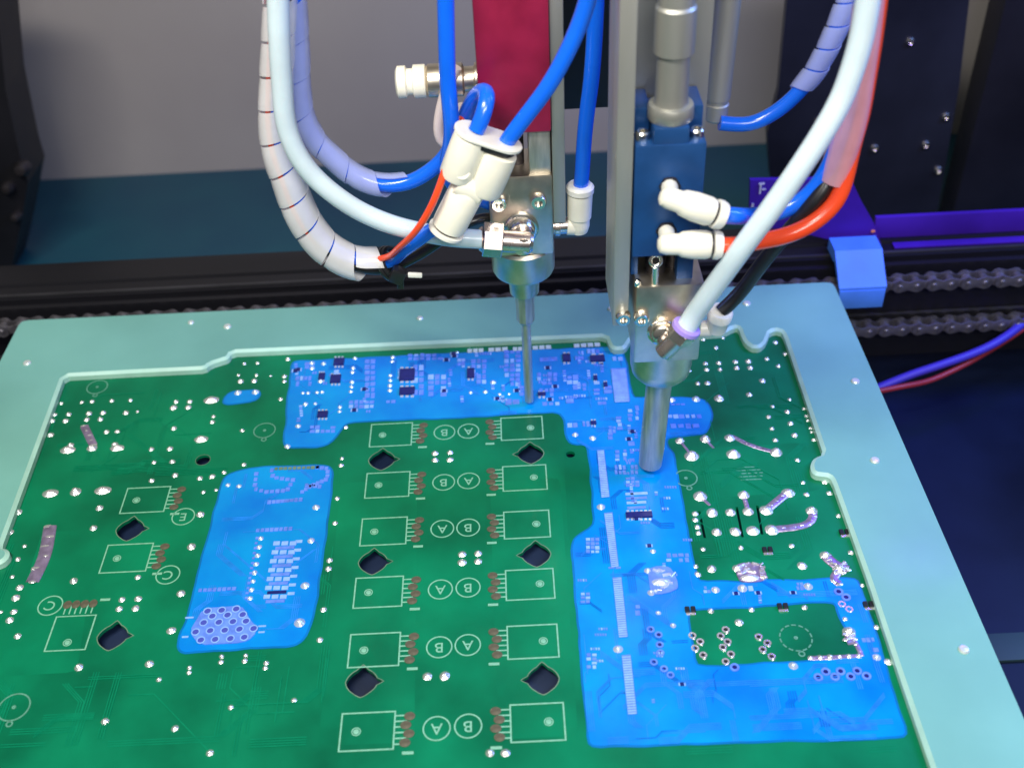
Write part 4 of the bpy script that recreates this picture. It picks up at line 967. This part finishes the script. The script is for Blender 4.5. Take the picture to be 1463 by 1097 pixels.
# right side tubes
tag(mesh('milky_tube', tube([q2+(q3-q2)*.2]+P([(990, 452), (1020, 410, .3385), (1062, 352, .3335), (1105, 294, .3330), (1148, 232, .3345), (1180, 182, .337), (1203, 140, .339), (1216, 105, .340), (1232, 50, .341), (1246, -40, .342)], fq+.001), WR), 'tube_milky'),
    'thick milky white tube slanting up from the wide spray valve', 'tube')
pk = P([(1246, -40), (1236, 50), (1227, 110), (1219, 160), (1207, 205), (1190, 254)], .354)
tag(mesh('wrap_sleeve', sleeve(pk, .0064, .0070, .0005), 'wrap_pink'), 'pink translucent wrap sleeve above the bare red tube', 'sleeve')
tag(mesh('red_tube', tube(off(pk, .0026, 0, -.001)[:-1]+P([(1207, 258, .350), (1195, 288, .348), (1166, 316, .346), (1126, 336, .344), (1080, 346, .341), (1050, 351, .339)], .35)+[pe2[0]-pe2[1]*.002], BR), 'tube_red'),
    'bright red tube curving out of the lower cream elbow of the spray valve', 'tube')
tag(mesh('blue_tube', tube(P([(1236, -40), (1228, 60), (1218, 130), (1206, 180), (1192, 222), (1176, 254), (1150, 284), (1122, 300), (1085, 308), (1055, 309, .341)], .354)+[pe1[0]-pe1[1]*.002], BR), 'tube_blue'),
    'blue tube bending out of the upper cream elbow of the spray valve', 'tube')
tag(mesh('black_cable', tube(P([(1242, -40, .358), (1234, 60, .358), (1222, 130, .358), (1208, 190, .357), (1192, 240, .355), (1182, 264, .352), (1162, 290), (1132, 324, .352), (1092, 372, .354), (1056, 420, .356)], .350)+[sb+sa*.0108], .0029), 'cable_black'),
    'black cable running down into the white sensor of the spray valve', 'cable')
t7 = P([(1028, 176), (1040, 177), (1062, 179), (1088, 172), (1116, 155), (1140, 133), (1168, 96), (1200, 30), (1225, -40)], .395)
tag(mesh('blue_tube', tube(t7, .0029), 'tube_blue'), 'short blue tube hooked under a silver end cap right of the blue actuator', 'tube')
tag(mesh('spiral_wrap', ribbon(P([(1136, 137), (1168, 96), (1200, 30), (1225, -40)], .395), .0042, .0042, .009), 'wrap_bluish'), 'lavender wrap round the short blue tube near the black panel', 'spiral wrap')
cc0 = S(1022, 168, .40)
tag(mesh('tube_end_cap', lathe(cc0, (.02, 0, 1), [(.0036, -.001), (.0046, 0), (.0048, .006), (.0042, .0065), (.0042, .008), (.0050, .0085), (.0050, .03), (.0050, .07)], 26), 'aluminium'), 'silver cylinder hanging beside the neck of the blue actuator', 'end cap')

# black carriage behind the valves
w0, w1 = S(797, 158, .47), S(892, 153, .47)
tag(mesh('carriage', bounds(w0.x, w1.x, .47, .52, w0.z, .33, .001), 'black_matt'), 'black carriage block showing between the crimson and the blue actuator', 'carriage')

tt = S(402, 117, .411)
tag(mesh('strap', box(tt, (.0168, .006, .0038), .0012), 'cable_black'), 'black strap holding the milky tube and the wrapped tubes together', 'strap')
